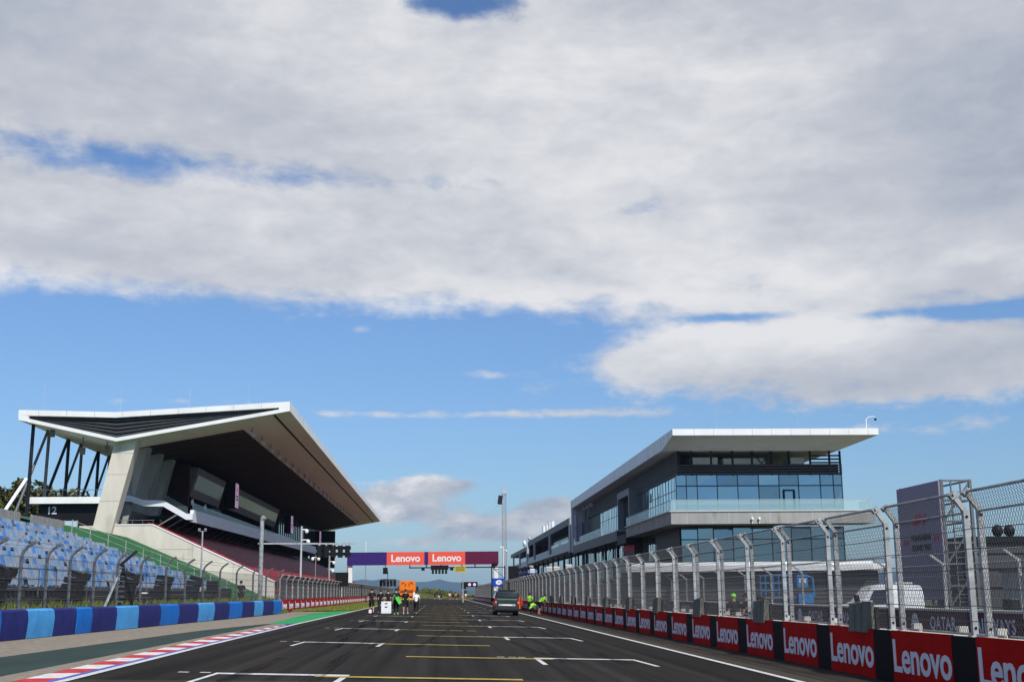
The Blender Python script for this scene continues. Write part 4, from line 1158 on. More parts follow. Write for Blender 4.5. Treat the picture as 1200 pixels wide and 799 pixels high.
for k, (x, y, z) in enumerate(((11.0, 121, 3.6), (11.2, 108, 3.5), (11.0, 148, 3.9))):
    root = empty('wall_lamp', (x, y, -.3), ['twin cream flood lamps on a post above the pit wall fence', 'single cream lamp box on a post above the fence', 'white dome on a post above the fence near the van'][k], 'lamp')
    MB().tube((x, y, -.3), (x, y, z), .06, 6).build('post', M['mid_grey'], root, True)
    b = MB()
    for q in ((-.35, .35) if k == 0 else (0,)): b.rbox((x + q, y, z + .2), (.55, .4, .42), (R(15), 0, 0))
    b.build('lamp', M['cream'] if k < 2 else M['white_plastic'], root, True)

# ------------------------------------------------------------------ speakers, tripod and kit behind the barrier
for k, (y, h, lean) in enumerate(((40.9, 1.42, 1), (48.5, 1.36, .8), (55.6, 1.42, 1), (61.5, 1.40, .5), (67.8, 1.42, .9))):
    x = wx(y) - 1.75
    r = empty('speaker_stack', (x, y, 1.1), f'{ordinal(k + 1)} tall curved black speaker stack behind the blue barrier, from the camera end', 'loudspeaker', 'black speaker stacks')
    n_ = 6; z = .1
    MB().box(-.45, .45, -.6, .6, 0, .10).build('plinth', M['dark'], r)
    hh = h / n_
    for i in range(n_):
        t = i / (n_ - 1); off = -.12 * lean * math.sin(t * 3.1) + .26 * lean * t ** 2.2; a = R(4 - 26 * lean * t ** 1.5)
        b = MB(); b.rbox((off, 0, z + hh / 2), (.62 + .1 * t, .62, hh * .93), (0, -a, 0)); b.rbox((off + .30, 0, z + hh / 2), (.14, .5, hh * .6), (0, -a, 0)); b.build('speaker', M['black'], r); z += hh * .97
    for q in range(2):
        b = MB(); b.rbox((-.05, -.72 - .02 * q, .12 + .36 * q + .17), (.62, .55, .33), (0, 0, 0)); b.tube((-.3, -1.0, .16 + .36 * q + .25), (.2, -1.0, .16 + .36 * q + .25), .03, 6); b.build('bass_speaker', M['black'], r)
root = empty('camera_tripod', (-12.65, 51.6, 1.1), 'dark braced mast on splayed struts behind the blue barrier', 'tripod mast')
b = MB(); b.tube((-12.95, 51.7, 1.0), (-12.9, 51.75, 3.0), .06, 8); b.bar((-12.95, 51.6, 2.85), (-12.45, 52.1, 3.42), .11, .09); b.build('mast', M['dark'], root, True)
b = MB(); b.tube((-12.9, 49.1, 1.05), (-12.9, 51.6, 2.75), .055, 8); b.build('strut', M['galv'], root, True)
b = MB(); b.tube((-12.8, 53.4, 1.05), (-12.9, 51.8, 2.8), .075, 8); b.build('strut', M['dark'], root, True)
b = MB()
for k in range(8): b.rbox((-12.95, 51.7, 1.2 + .2 * k), (.24, .3, .05), (0, 0, .5 * k))
b.build('fittings', M['galv_dark'], root, True)
kit = [(-13.9, 44.0, .7, .9, .5), (-13.8, 52.9, 1.1, .8, .7), (-13.4, 57.8, .6, .7, .6), (-13.2, 64.4, .9, .6, .75), (-13.1, 71.4, .8, .8, .7), (-13.2, 77.6, .8, 1.2, .9)]
for k, (x, y, w, d, h) in enumerate(kit):
    r = empty('equipment_case', (x, y, 1.12), f'{ordinal(k + 1)} low black equipment case on the grass behind the barrier, from the camera end', 'equipment case', 'black cases behind the barrier')
    MB().box(-w / 2, w / 2, -d / 2, d / 2, .06, h).build('case', M['dark'], r)
    b = MB(); b.box(-w / 2 - .01, w / 2 + .01, -d / 2 - .01, d / 2 + .01, h * .7, h * .73); b.build('trim', M['galv_dark'], r)
for k, (x, y, h) in enumerate(((-13.6, 58.9, .62), (-12.9, 72.2, .62))):
    r = empty('white_stand', (x, y, 1.1), ['slim white post behind the barrier next to a speaker stack', 'white post with black box on top behind the barrier'][k], 'post')
    MB().box(-.09, .09, -.09, .09, 0, h).build('post', M['white_plastic'], r)
    MB().box(-.3 if k else -.12, .3 if k else .12, -.25 if k else -.12, .25 if k else .12, h, h + (.7 if k else .06)).build('box' if k else 'cap', M['black'] if k else M['white_plastic'], r)

# ------------------------------------------------------------------ people
def skin_surface(joints, edges, radii, root_i=0, sub=1):
    me = bpy.data.meshes.new('tmp'); me.from_pydata(joints, edges, []); me.update()
    o = bpy.data.objects.new('tmp', me); link(o)
    o.modifiers.new('s', 'SKIN'); 
    sv_ = me.skin_vertices[0].data
    for i, r_ in enumerate(radii): sv_[i].radius = (r_, r_) if not isinstance(r_, tuple) else r_
    sv_[root_i].use_root = True
    ss_ = o.modifiers.new('u', 'SUBSURF'); ss_.levels = sub; ss_.render_levels = sub
    dg = bpy.context.evaluated_depsgraph_get()
    res = bpy.data.meshes.new_from_object(o.evaluated_get(dg))
    v = [tuple(q.co) for q in res.vertices]; f = [tuple(p.vertices) for p in res.polygons]
    bpy.data.objects.remove(o); bpy.data.meshes.remove(me); bpy.data.meshes.remove(res)
    return v, f
def person(loc, heading, label, shirt='cloth_black', bottom='cloth_black', shorts=True, pose='walk', ph=1.0, h=1.78, shoes='cloth_black', cap=None, group=None, sleeves=True):
    """pose: walk / stand / lean / crouch. local +Y is where the person faces"""
    k = h / 1.78; st = .24 * ph
    r = empty('person', loc, label, 'person', group, heading)
    if pose in ('walk', 'stand'):
        if pose == 'stand': st = .04 * ph
        pel = (0, 0, .96); wst = (0, .01, 1.10); chs = (0, .02, 1.32); nk = (0, .02, 1.50); hb = (0, .035, 1.58); hm = (0, .05, 1.68); ht = (0, .04, 1.76)
        hips = [(-.10, 0, .92), (.10, 0, .92)]; kn = [(-.11, st * .75 + .04, .50), (.11, -st * .45 + .05, .50)]; an = [(-.115, st, .10), (.115, -st * 1.15, .13)]; toe = [(-.13, st + .17, .04), (.13, -st * 1.15 + .16, .05)]
        sh = [(-.19, .01, 1.43), (.19, .01, 1.43)]; el = [(-.27, -st * .35, 1.15), (.27, st * .35, 1.15)]; wr = [(-.27, -st * .5 + .12, .93), (.27, st * .5 + .14, .93)]
    elif pose == 'lean':       # bent forward at the hips, arms reaching down
        pel = (0, -.12, .92); wst = (0, .02, 1.03); chs = (0, .22, 1.20); nk = (0, .36, 1.34); hb = (0, .42, 1.40); hm = (0, .50, 1.47); ht = (0, .54, 1.54)
        hips = [(-.10, -.12, .88), (.10, -.12, .88)]; kn = [(-.12, .02, .48), (.13, -.25, .47)]; an = [(-.13, -.08, .09), (.14, -.48, .12)]; toe = [(-.14, .1, .04), (.15, -.32, .04)]
        sh = [(-.19, .28, 1.28), (.19, .28, 1.28)]; el = [(-.25, .42, 1.02), (.25, .42, 1.02)]; wr = [(-.2, .58, .85), (.2, .58, .85)]
    else:                       # crouch
        pel = (0, -.2, .38); wst = (0, -.12, .52); chs = (0, .06, .72); nk = (0, .18, .88); hb = (0, .22, .95); hm = (0, .28, 1.04); ht = (0, .29, 1.12)
        hips = [(-.11, -.18, .36), (.11, -.18, .36)]; kn = [(-.17, .25, .50), (.17, .2, .32)]; an = [(-.16, .0, .09), (.16, -.25, .1)]; toe = [(-.18, .18, .04), (.18, -.1, .04)]
        sh = [(-.19, .1, .82), (.19, .1, .82)]; el = [(-.26, .32, .62), (.26, .32, .62)]; wr = [(-.16, .52, .5), (.16, .52, .5)]
    P = [pel, wst, chs, nk, hb, hm, ht]; E_ = [(0, 1), (1, 2), (2, 3), (3, 4), (4, 5), (5, 6)]; RR = [.135, .13, .15, .06, .075, .098, .06]
    for i in (0, 1):
        a = len(P); P += [hips[i], kn[i], an[i], toe[i]]; E_ += [(0, a), (a, a + 1), (a + 1, a + 2), (a + 2, a + 3)]; RR += [.095, .06, .04, .035]
        a = len(P); hd = Vector(wr[i]) + (Vector(wr[i]) - Vector(el[i])).normalized() * .09
        P += [sh[i], el[i], wr[i], tuple(hd)]; E_ += [(2, a), (a, a + 1), (a + 1, a + 2), (a + 2, a + 3)]; RR += [.062, .045, .03, .036]
    v, f = skin_surface(P, E_, RR)
    b = MB(); b.add(v, f)
    for i in (0, 1):           # fingers and thumb
        w_ = Vector(wr[i]); d_ = (w_ - Vector(el[i])).normalized(); s_ = d_.cross(Vector((1, 0, 0))).normalized(); base = w_ + d_ * .09
        for q, ln_ in ((-1.5, .06), (-.5, .075), (.5, .08), (1.5, .07)):
            p0 = base + s_ * q * .017; p1 = p0 + d_ * ln_ * .5; p2 = p1 + d_ * ln_ * .35 + Vector((-.02 if i else .02, 0, 0)); b.tube(p0, p1, .009, 5, .008); b.tube(p1, p2, .008, 5, .006)
        p0 = w_ + d_ * .04 + s_ * .03; b.tube(p0, p0 + d_ * .04 + s_ * .03, .011, 5, .008)
    hm_ = Vector(hm); b.ell((hm[0], hm[1] + .105, hm[2] - .02), (.016, .022, .022), 6, 4)
    for sx in (-1, 1): b.ell((hm[0] + sx * .092, hm[1], hm[2] - .01), (.014, .022, .03), 6, 4)
    b.v = [(x * k, y * k, z * k) for x, y, z in b.v]
    b.build('body', M['skin'], r, False, True)
    b = MB(); c = (hm[0] * k, (hm[1] - .022) * k, (hm[2] + .025) * k); b.ell(c, (.106 * k, .112 * k, .108 * k), 10, 6)
    if cap: b.ell((c[0], c[1] + .09 * k, c[2] + .02 * k), (.075 * k, .09 * k, .018 * k), 8, 4)
    b.build('cap' if cap else 'hair', M[cap] if cap else M['hair'], r, False, True)
    P = [wst, chs, (nk[0], nk[1], nk[2] - .05), (pel[0], pel[1], pel[2] - .02)]; E_ = [(0, 1), (1, 2), (0, 3)]; RR = [.155, .168, .08, .155]
    for i in (0, 1):
        mid = Vector(sh[i]).lerp(Vector(el[i]), .8 if sleeves else .3); a = len(P); P += [sh[i], tuple(mid)]; E_ += [(1, a), (a, a + 1)]; RR += [.085, .07]
    v, f = skin_surface(P, E_, RR); b = MB(); b.add([(x * k, y * k, z * k) for x, y, z in v], f); b.build('shirt', M[shirt], r, False, True)
    P = [pel]; E_ = []; RR = [.15]
    for i in (0, 1):
        a = len(P); P += [hips[i], kn[i]]; E_ += [(0, a), (a, a + 1)]; RR += [.115, .088 if shorts else .08]
        if not shorts: P += [tuple(Vector(an[i]) + Vector((0, 0, .04)))]; E_ += [(a + 1, a + 2)]; RR += [.062]
    v, f = skin_surface(P, E_, RR); b = MB(); b.add([(x * k, y * k, z * k) for x, y, z in v], f); b.build('shorts' if shorts else 'trousers', M[bottom], r, False, True)
    for i in (0, 1):
        a_, t_ = Vector(an[i]), Vector(toe[i]); c = a_.lerp(t_, .45); b = MB(); b.ell((c.x * k, c.y * k, max(.055, c.z - .01) * k), (.055 * k, .145 * k, .058 * k), 8, 5); b.build('shoe', M[shoes], r, False, True)
    return r
def on(x, y): return (x, y, gz(x) + .002)
person(on(-4.95, 92.5), .05, 'person in black shirt and shorts on the verge side of the walking group', 'cloth_black', 'cloth_black', True, 'walk', 1, 1.86)
person(on(-4.45, 95.5), -.1, 'person in black behind the white case, second from the verge in the walking group', 'cloth_black', 'cloth_black', False, 'walk', -1, 1.78)
person(on(-3.95, 97.5), .15, 'person in black half hidden in the middle of the walking group', 'cloth_black', 'cloth_black', True, 'walk', 1, 1.80)
p_bag = person(on(-3.12, 91.0), 0, 'person in black carrying a bright green bag and pulling the white case', 'cloth_black', 'cloth_black', False, 'walk', .5, 1.88, 'cloth_green')
person(on(-2.55, 95.0), -.1, 'person in black shirt and shorts with white shoes walking near the green bag', 'cloth_black', 'cloth_black', True, 'walk', -1, 1.84, 'cloth_white')
person(on(-1.78, 96.5), 0, 'person in white shirt and dark trousers walking next to the black-clad group', 'cloth_white', 'cloth_black', False, 'walk', .8, 1.74)
root = empty('shoulder_bag', on(-3.0, 90.9), 'bright green bag slung across the back of a person in black', 'bag')
b = MB(); b.rbox((-2.93, 90.72, 1.14), (.26, .20, .52), (0, R(-32), 0)); b.build('bag', M['bag_green'], root, True)
b = MB(); b.bar((-3.32, 90.78, 1.56), (-3.0, 90.70, 1.25), .05, .03); b.build('strap', M['bag_green'], root, True)
root = empty('trolley_case', on(-3.78, 90.3), 'white square trolley case with two dark handles pulled along the track', 'case')
z0 = gz(-3.8)
b = MB(); b.box(-4.14, -3.44, 90.0, 90.5, z0 + .14, z0 + .96); b.build('case', M['white_plastic'], root, True)
for z in (.82, .58): MB().box(-3.88, -3.70, 89.97, 90.0, z0 + z - .025, z0 + z + .03).build('handle', M['black'], root, True)
MB().box(-4.16, -3.42, 89.99, 90.52, z0 + .10, z0 + .14).build('base', M['mid_grey'], root, True)
for x in (-4.08, -3.50):
    for y in (90.08, 90.42): MB().wheel((x, y, z0 + .06), .06, .05).build('wheel', M['rubber'], root, True)
root = empty('small_trolley', on(-4.95, 90.6), 'tiny white trolley on black wheels beside the walking group', 'trolley')
b = MB(); b.box(-5.05, -4.85, 90.5, 90.75, gz(-5) + .12, gz(-5) + .36); b.build('box', M['white_plastic'], root, True)
b = MB(); b.wheel((-5.1, 90.6, gz(-5) + .08), .08, .05); b.wheel((-4.8, 90.6, gz(-5) + .08), .08, .05); b.build('wheel', M['rubber'], root, True)
# distant group at the end of the straight
far = [(-1.05, 303, 'cloth_black', 'cloth_black'), (-.2, 300, 'cloth_black', 'cloth_white'), (.45, 298, 'cloth_black', 'cloth_black'), (2.4, 292, 'cloth_white', 'cloth_red'), (3.3, 302, 'cloth_black', 'cloth_black'),
       (3.9, 298, 'cloth_orange', 'cloth_black'), (4.5, 301, 'cloth_black', 'cloth_black'), (5.3, 290, 'cloth_red', 'cloth_white'), (6.0, 288, 'cloth_white', 'cloth_red')]
desc = ['distant walker in black on the orange truck side of the far group', 'distant walker in black top and white shorts', 'distant walker in black between two others near the hedge', 'distant walker in white shirt and red shorts standing apart',
        'distant walker in black behind the orange shirt', 'distant walker in orange shirt', 'distant walker in black beside the orange shirt', 'distant walker in red shirt and white shorts', 'distant walker in white shirt next to the red shirt by the pit wall']
for k, (x, y, s_, b_) in enumerate(far):
    person(on(x, y), rnd.uniform(-.3, .3), desc[k], s_, b_, True, 'walk', 1 if k % 2 else -1, 1.85, group='walkers at the end of the straight')
# marshals at the pit wall
person(on(8.35, 116), -.5, 'marshal in lime shirt and black shorts standing bent at the pit wall beside the van', 'cloth_green', 'cloth_black', True, 'stand', 1, 1.80, 'cloth_orange')
person(on(8.65, 107), -.9, 'marshal in lime shirt leaning over the pit wall next to a grey pad', 'cloth_green', 'cloth_black', True, 'lean', 1, 1.92, 'cloth_orange')
person(on(8.1, 110), -.8, 'marshal in lime shirt crouching low at the foot of the pit wall', 'cloth_green', 'cloth_black', False, 'crouch', 1, 1.82)
person((-13.0, 83.2, .72), .4, 'person in black shorts standing alone behind the blue barrier by the signal pole', 'cloth_black', 'cloth_black', True, 'stand', 1, 1.82)
person((10.9, 46, -.25), .3, 'person in dark top with lime cap behind the pit wall fence', 'cloth_black', 'cloth_black', False, 'stand', 1, 1.72, cap='cloth_green')
person((10.8, 43.6, -.25), .9, 'person in dark clothes behind the pit wall fence near a grey pad', 'cloth_black', 'cloth_black', False, 'stand', -1, 1.75)
person((-22.4, 113.6, 8.6), -1.57, 'spectator in pale shirt on the balcony above the end wall', 'cloth_white', 'cloth_black', False, 'stand', 1, 1.75)
person((-22.4, 119.8, 8.6), -1.57, 'spectator in white shirt on the balcony under the first commentary window', 'cloth_white', 'cloth_black', False, 'stand', -1, 1.72)
person((-24.9, 112.5, 7.0), -1.57, 'steward in lime top in the shade at the top of the red seats', 'cloth_green', 'cloth_black', False, 'stand', 1, 1.75)

# orange barrel by the pit wall
root = empty('traffic_barrel', on(8.85, 138), 'bright orange traffic barrel at the foot of the pit wall beyond the van', 'barrel')
b = MB(); z0 = gz(8.85); b.tube((8.85, 138, z0), (8.85, 138, z0 + .12), .40, 14); b.build('base', M['rubber'], root, True)
b = MB(); b.tube((8.85, 138, z0 + .12), (8.85, 138, z0 + .75), .34, 14, .30); b.tube((8.85, 138, z0 + .75), (8.85, 138, z0 + 1.35), .29, 14, .25); b.build('body', M['hi_orange'], root, True, True)

# ------------------------------------------------------------------ vehicles
def loft_body(stations, m, parent, name='body'):
    """stations: (y, half width, sill z, belt z, roof z, roof inset)"""
    b = MB(); N = 0; rings = []
    for y, w, zs, zb_, zr, ins in stations:
        half = [(w * .96, zs), (w, zs + .18), (w * 1.005, zb_ - .25), (w * .985, zb_), (w - ins * .55, zb_ + (zr - zb_) * .55), (w - ins, zr - .12), (w - ins - .10, zr - .03), (w * .4, zr)]
        ring = [(x, y, z) for x, z in half] + [(-x, y, z) for x, z in reversed(half)]
        rings.append(ring); N = len(ring)
    for rg in rings: b.v += rg
    for i in range(len(rings) - 1):
        for j in range(N): b.f.append((i * N + j, i * N + (j + 1) % N, (i + 1) * N + (j + 1) % N, (i + 1) * N + j)); b.mi.append(0)
    b.f += [tuple(range(N - 1, -1, -1)), tuple((len(rings) - 1) * N + j for j in range(N))]; b.mi += [0, 0]
    o = b.build(name, m, parent, False, True)
    bm_flip(o); return o
def bm_flip(o):
    import bmesh
    bm = bmesh.new(); bm.from_mesh(o.data); bmesh.ops.recalc_face_normals(bm, faces=bm.faces); bm.to_mesh(o.data); bm.free()
def add_wheels(r, xs, ys, rad, w, z=None):
    for x in xs:
        for y in ys:
            o = MB().wheel((x, y, rad), rad, w, 'x', 18).build('wheel', M['rubber'], r, False, True)
            MB().wheel((x + (w / 2 + .005) * (1 if x > 0 else -1), y, rad), rad * .62, .02, 'x', 14).build('rim', M['chrome'], o)
van = empty('minibus', (5.3, 99.0, gz(5.3)), 'dark grey-green minibus seen from behind on the track', 'van')
van.rotation_euler = (0, R(1.7), 0)
ST = [(0, .93, .42, 1.08, 1.78, .15), (.06, .955, .32, 1.10, 1.93, .16), (.4, .965, .28, 1.10, 1.97, .16), (2.8, .97, .26, 1.10, 1.98, .16), (3.6, .97, .26, 1.10, 1.93, .17), (4.25, .95, .27, 1.08, 1.22, .14), (4.75, .90, .3, .95, 1.06, .12), (4.95, .80, .38, .78, .88, .1)]
loft_body(ST, M['van_paint'], van)
b = MB(); b.add([(-.78, -.012, 1.28), (.78, -.012, 1.28), (.71, .035, 1.82), (-.71, .035, 1.82)], [(0, 1, 2, 3)])
b.add([(-.78, .03, 1.28), (.78, .03, 1.28), (.71, .06, 1.82), (-.71, .06, 1.82)], [(3, 2, 1, 0)]); b.build('rear_window', M['black'], van)
MB().box(-.76, .76, -.025, .0, 1.16, 1.265).build('green_band', mat('van_green', (.035, .13, .07), .35), van)
MB().box(-.80, .80, -.02, .0, 1.265, 1.285).build('window_trim', M['light_grey'], van)
for sx in (-1, 1):
    b = MB(); b.box(sx * .90 - .07, sx * .90 + .07, -.03, .22, .80, 1.28); o_ = b.build('tail_light', M['tail_light'], van); MB().box(sx * .88 - .05, sx * .88 + .05, -.036, .0, .98, 1.06).build('reflector', M['lamp_glass'], o_)
    b = MB(); b.box(sx * 1.06 - .10, sx * 1.06 + .10, 3.5, 3.65, 1.06, 1.32); b.bar((sx * .96, 3.55, 1.15), (sx * 1.0, 3.55, 1.15), .06, .06); b.build('mirror', M['black'], van)
    b = MB(); b.add([(sx * .985, .6, 1.15), (sx * .985, 3.6, 1.15), (sx * .86, 3.3, 1.76), (sx * .86, .6, 1.8)], [(0, 1, 2, 3)]); b.build('side_window', M['glass_dark'], van)
MB().box(-.93, .93, -.07, .1, .40, .74).build('bumper', M['van_dark'], van)
MB().box(-.9, .9, -.075, .0, .36, .47).build('lower_trim', M['black'], van)
b = MB(); b.box(-.36, .36, -.085, -.07, .76, .86); b.build('number_plate', M['white_plastic'], van)
MB().box(-.66, .66, -.078, .0, .74, .88).build('trim_strip', M['light_grey'], van)
MB().box(-.7, .7, -.02, .25, 1.90, 1.985).build('spoiler', M['van_paint'], van)
MB().box(-.85, .85, .1, 4.6, .22, .42).build('underbody', M['black'], van)
add_wheels(van, (-.82, .82), (.95, 4.0), .34, .25)

sw = empty('sweeper_truck', (-5.2, 203, gz(-5.2)), 'orange road sweeper truck with domed rear door standing on the track', 'truck')
def octo(w, z0, z1, c): return [(-w + c, z0), (w - c, z0), (w, z0 + c), (w, z1 - c * 1.3), (w - c * 1.3, z1), (-w + c * 1.3, z1), (-w, z1 - c * 1.3), (-w, z0 + c)]
MB().prism_y([(-1.15, 1.35), (-.75, 1.05), (.75, 1.05), (1.15, 1.35), (1.32, 2.0), (1.32, 3.0), (1.0, 3.5), (-1.0, 3.5), (-1.32, 3.0), (-1.32, 2.0)], 0, 4.2).build('hopper', M['orange'], sw)
MB().prism_y([(-1.05, 1.75), (1.05, 1.75), (1.2, 2.2), (1.2, 2.95), (.92, 3.36), (-.92, 3.36), (-1.2, 2.95), (-1.2, 2.2)], -.14, 0).build('rear_door', M['orange'], sw)
b = MB(); b.box(-1.0, 1.0, -.18, -.14, 1.86, 1.98)
for sx in (-1, 1): b.bar((sx * .9, -.16, 3.0), (sx * .55, -.16, 3.26), .1, .1); b.box(sx * .3 - .05, sx * .3 + .05, -.17, -.14, 2.6, 3.1)
b.build('hinge', M['dark'], sw)
MB().box(-1.2, 1.2, .2, 8.0, .5, 1.15).build('chassis', M['black'], sw)
MB().box(-1.15, 1.15, -.1, .25, .45, .75).build('bumper', M['yellow_plastic'], sw)
b = MB(); b.box(.95, 1.3, -.05, .3, .6, 1.7); b.build('side_panel', M['white_plastic'], sw)
MB().box(-1.2, 1.2, 5.2, 7.6, 1.0, 3.1).build('cab', M['orange'], sw)
for sx in (-1, 1): MB().box(sx * 1.52 - .18, sx * 1.52 + .18, 5.6, 5.8, 1.95, 2.6).build('mirror', M['black'], sw); MB().box(sx * 1.0 - .16, sx * 1.0 + .16, -.13, -.1, .8, 1.0).build('tail_light', M['tail_light'], sw)
add_wheels(sw, (-1.0, 1.0), (1.4, 6.3), .5, .38)

wv = empty('white_van', (21.3, 55, -.29), 'white panel van parked side-on in the pit lane behind the maroon wall', 'van', None, R(90))
wv.scale = (1, .84, 1.1)
ST2 = [(0, .9, .4, 1.1, 1.78, .12), (.08, .93, .3, 1.1, 1.86, .13), (1.9, .93, .28, 1.1, 1.90, .13), (2.7, .93, .28, 1.1, 1.82, .16), (3.35, .92, .28, 1.08, 1.26, .16), (4.0, .88, .3, 1.0, 1.10, .14), (4.25, .8, .36, .8, .9, .1)]
loft_body(ST2, M['white_van'], wv)
for sx in (-1, 1):
    b = MB(); b.add([(sx * .945, 1.75, 1.14), (sx * .945, 3.05, 1.14), (sx * .84, 2.65, 1.66), (sx * .83, 1.85, 1.7)], [(0, 1, 2, 3)]); b.build('side_window', M['glass_dark'], wv)
    MB().box(sx * 1.02 - .09, sx * 1.02 + .09, 2.85, 2.98, 1.08, 1.28).build('mirror', M['white_van'], wv)
    MB().box(sx * .78 - .1, sx * .78 + .1, 4.12, 4.22, .68, .88).build('headlight', M['lamp_glass'], wv)
    MB().box(sx * .945 - .012, sx * .945 + .012, .25, 1.5, .9, .95).build('side_trim', M['mid_grey'], wv)
b = MB(); b.add([(-.78, 3.28, 1.24), (.78, 3.28, 1.24), (.66, 2.74, 1.78), (-.66, 2.74, 1.78)], [(0, 1, 2, 3)]); b.build('windscreen', M['glass_dark'], wv)
MB().box(-.5, .5, .4, 1.3, 1.9, 1.98).build('roof_rack', M['cream'], wv)
add_wheels(wv, (-.82, .82), (.8, 3.4), .32, .22)

lift = empty('access_platform', (21, 75, -.29), 'blue work platform with railings standing before a dark grey trailer', 'work platform')
b = MB()
for x in (19.6, 20.4, 21.2): 
    for y in (74.4, 75.6): b.tube((x, y, 1.2), (x, y, 2.45), .045, 6)
for z in (1.55, 2.0, 2.45):
    for y in (74.4, 75.6): b.tube((19.6, y, z), (21.2, y, z), .045, 6)
b.build('railing', M['lift_blue'], lift, True)
b = MB(); b.box(21.55, 22.2, 74.4, 75.0, 1.75, 2.5); b.box(21.6, 22.5, 74.4, 75.2, .75, 1.4); b.build('control_box', M['lift_blue'], lift, True)
b = MB(); b.path([(22.2, 74.6, 2.4), (22.55, 74.6, 2.3), (22.6, 74.6, 1.2)], .07, 6); b.bar((20, 75, 1.1), (22.3, 75, .5), .25, .2); b.build('boom', M['lift_blue'], lift, True)
MB().box(19.5, 21.4, 74.3, 75.7, 1.1, 1.2).build('deck', M['mid_grey'], lift, True)
b = MB(); b.box(20.2, 22.6, 74.3, 75.7, .1, .7); b.build('base', M['lift_blue'], lift, True)
for x in (20.5, 22.3):
    for y in (74.25, 75.75): MB().wheel((x, y, .06), .34, .2, 'y', 14).build('wheel', M['rubber'], lift, True)
MB().box(21.65, 22.1, 74.38, 74.4, 2.0, 2.25).build('label_plate', M['white_plastic'], lift, True)

tr = empty('hospitality_trailer', (20, 77, -.29), 'long dark grey ribbed trailer with white rounded roof edge behind the pit fences', 'trailer')
MB().box(11.5, 27.2, 76.2, 78.8, .2, 2.75).build('body', M['grey_cladding'], tr, True)
b = MB()
for k in range(10): b.box(11.6, 27.1, 76.15, 76.2, .35 + .24 * k, .43 + .24 * k)
b.build('rib', M['rib_grey'], tr, True)
b = MB(); b.prism_x([(75.3, 2.75), (79, 2.75), (79, 3.35), (75.5, 3.3), (75.25, 3.1)], 11.3, 26.6); b.prism_x([(75.6, 2.75), (78.8, 2.75), (78.8, 3.25), (75.6, 3.15)], 26.6, 27.5); b.build('roof_edge', M['white_cladding'], tr, True)
for x in (13, 15, 24, 26): MB().wheel((x, 76.4, .2), .48, .3, 'y', 14).build('wheel', M['rubber'], tr, True)

mh = empty('motorhome', (36, 71, -.29), 'low dark grey motorhome block with two black domes on its flat roof', 'building')
MB().box(30.4, 52, 70, 76, -.3, 4.15).build('body', M['grey_cladding'], mh, True)
MB().box(30.2, 52, 69.8, 76.2, 4.15, 4.5).build('roof', M['black'], mh, True)
b = MB(); 
for z in (1.6, 2.6, 3.5): b.box(30.5, 52, 69.94, 70, z, z + .06)
b.build('seam', M['black'], mh, True)
for x in (32.45, 33.15): MB().ell((x, 70.6, 4.85), (.32, .32, .36), 12, 8).build('dome', M['black'], mh, True, True)
cw = empty('container_wall', (28.5, 57, -.29), 'pale cream container behind the maroon wall in front of the motorhome', 'container')
MB().box(27.1, 34, 56.5, 58.9, -.3, 2.3).build('body', M['cream'], cw, True)
b = MB(); b.box(27.5, 27.8, 56.45, 56.5, .6, 1.6); b.box(28.6, 28.9, 56.45, 56.5, .6, 1.6); b.build('vent', M['mid_grey'], cw, True)
MB().box(27.0, 34.1, 56.4, 59, 2.3, 2.42).build('roof', M['mid_grey'], cw, True)

# sign tower
tw = empty('sign_tower', (20.6, 51.5, -.29), 'tall lilac race sign fixed to a dark truss tower by the pit lane', 'sign tower')
o = MB().box(19.93, 20.0, 49.6, 54.3, .9, 5.95).build('sign_face', M['lilac'], tw, True)
hg1 = text_mesh('HUNGARIAN', .36, .014); hg2 = text_mesh('GRAND PRIX', .36, .014)
put_text(hg1, M['black'], o, (19.92, 51.85, 3.6), ROT_NEG_X); put_text(hg2, M['black'], o, (19.92, 51.85, 3.16), ROT_NEG_X)
def fmark(c, s):
    """slanted red race mark: two swept bars and an upright stroke"""
    cy, cz = c; b = MB()
    for poly in ([(-.95, -.28), (-.55, .28), (.42, .28), (.28, .10), (-.42, .10), (-.70, -.28)], [(-.52, -.28), (-.35, .02), (.22, .02), (.10, -.14), (-.18, -.14), (-.28, -.28)], [(.35, -.28), (.68, .28), (.95, .28), (.62, -.28)]):
        b.add([(19.915, cy - y * s, cz + z * s) for y, z in poly], [tuple(range(len(poly)))])
    return b.build('emblem', M['logo_red'], o, True)
fmark((51.85, 4.4), .82); fmark((53.55, 3.42), .36); fmark((50.2, 3.5), .36)
b = MB()
for x in (20.1, 21.3):
    for y in (49.7, 54.2): b.bar((x, y, -.3), (x, y, 6.0), .12, .12, (0, 1, 0))
for z in (.6, 1.5, 2.4, 3.3, 4.2, 5.1, 5.95):
    for y in (49.7, 54.2): b.bar((20.1, y, z), (21.3, y, z), .08, .08)
    for x in (20.1, 21.3): b.bar((x, 49.7, z), (x, 54.2, z), .07, .07)
for q in (20.5, 20.9): b.bar((q, 49.72, -.2), (q, 49.72, 5.9), .05, .05, (0, 1, 0))
for q in range(18): b.bar((20.5, 49.72, .2 + .31 * q), (20.9, 49.72, .2 + .31 * q), .035, .035)
for k, z in enumerate((.6, 2.4, 4.2)):
    b.bar((20.1, 49.7, z), (21.3, 49.7, z + 1.7), .07, .07); b.bar((20.1, 54.2, z), (21.3, 54.2, z + 1.7), .07, .07)
b.build('truss', M['galv_dark'], tw, True)
b = MB(); b.box(19.95, 21.5, 49.3, 54.5, -.3, .25); b.build('ballast', M['mid_grey'], tw, True)
tw.scale = (1.18, 1.18, 1.125); tw.location = (24.95, 60.8, -.29)
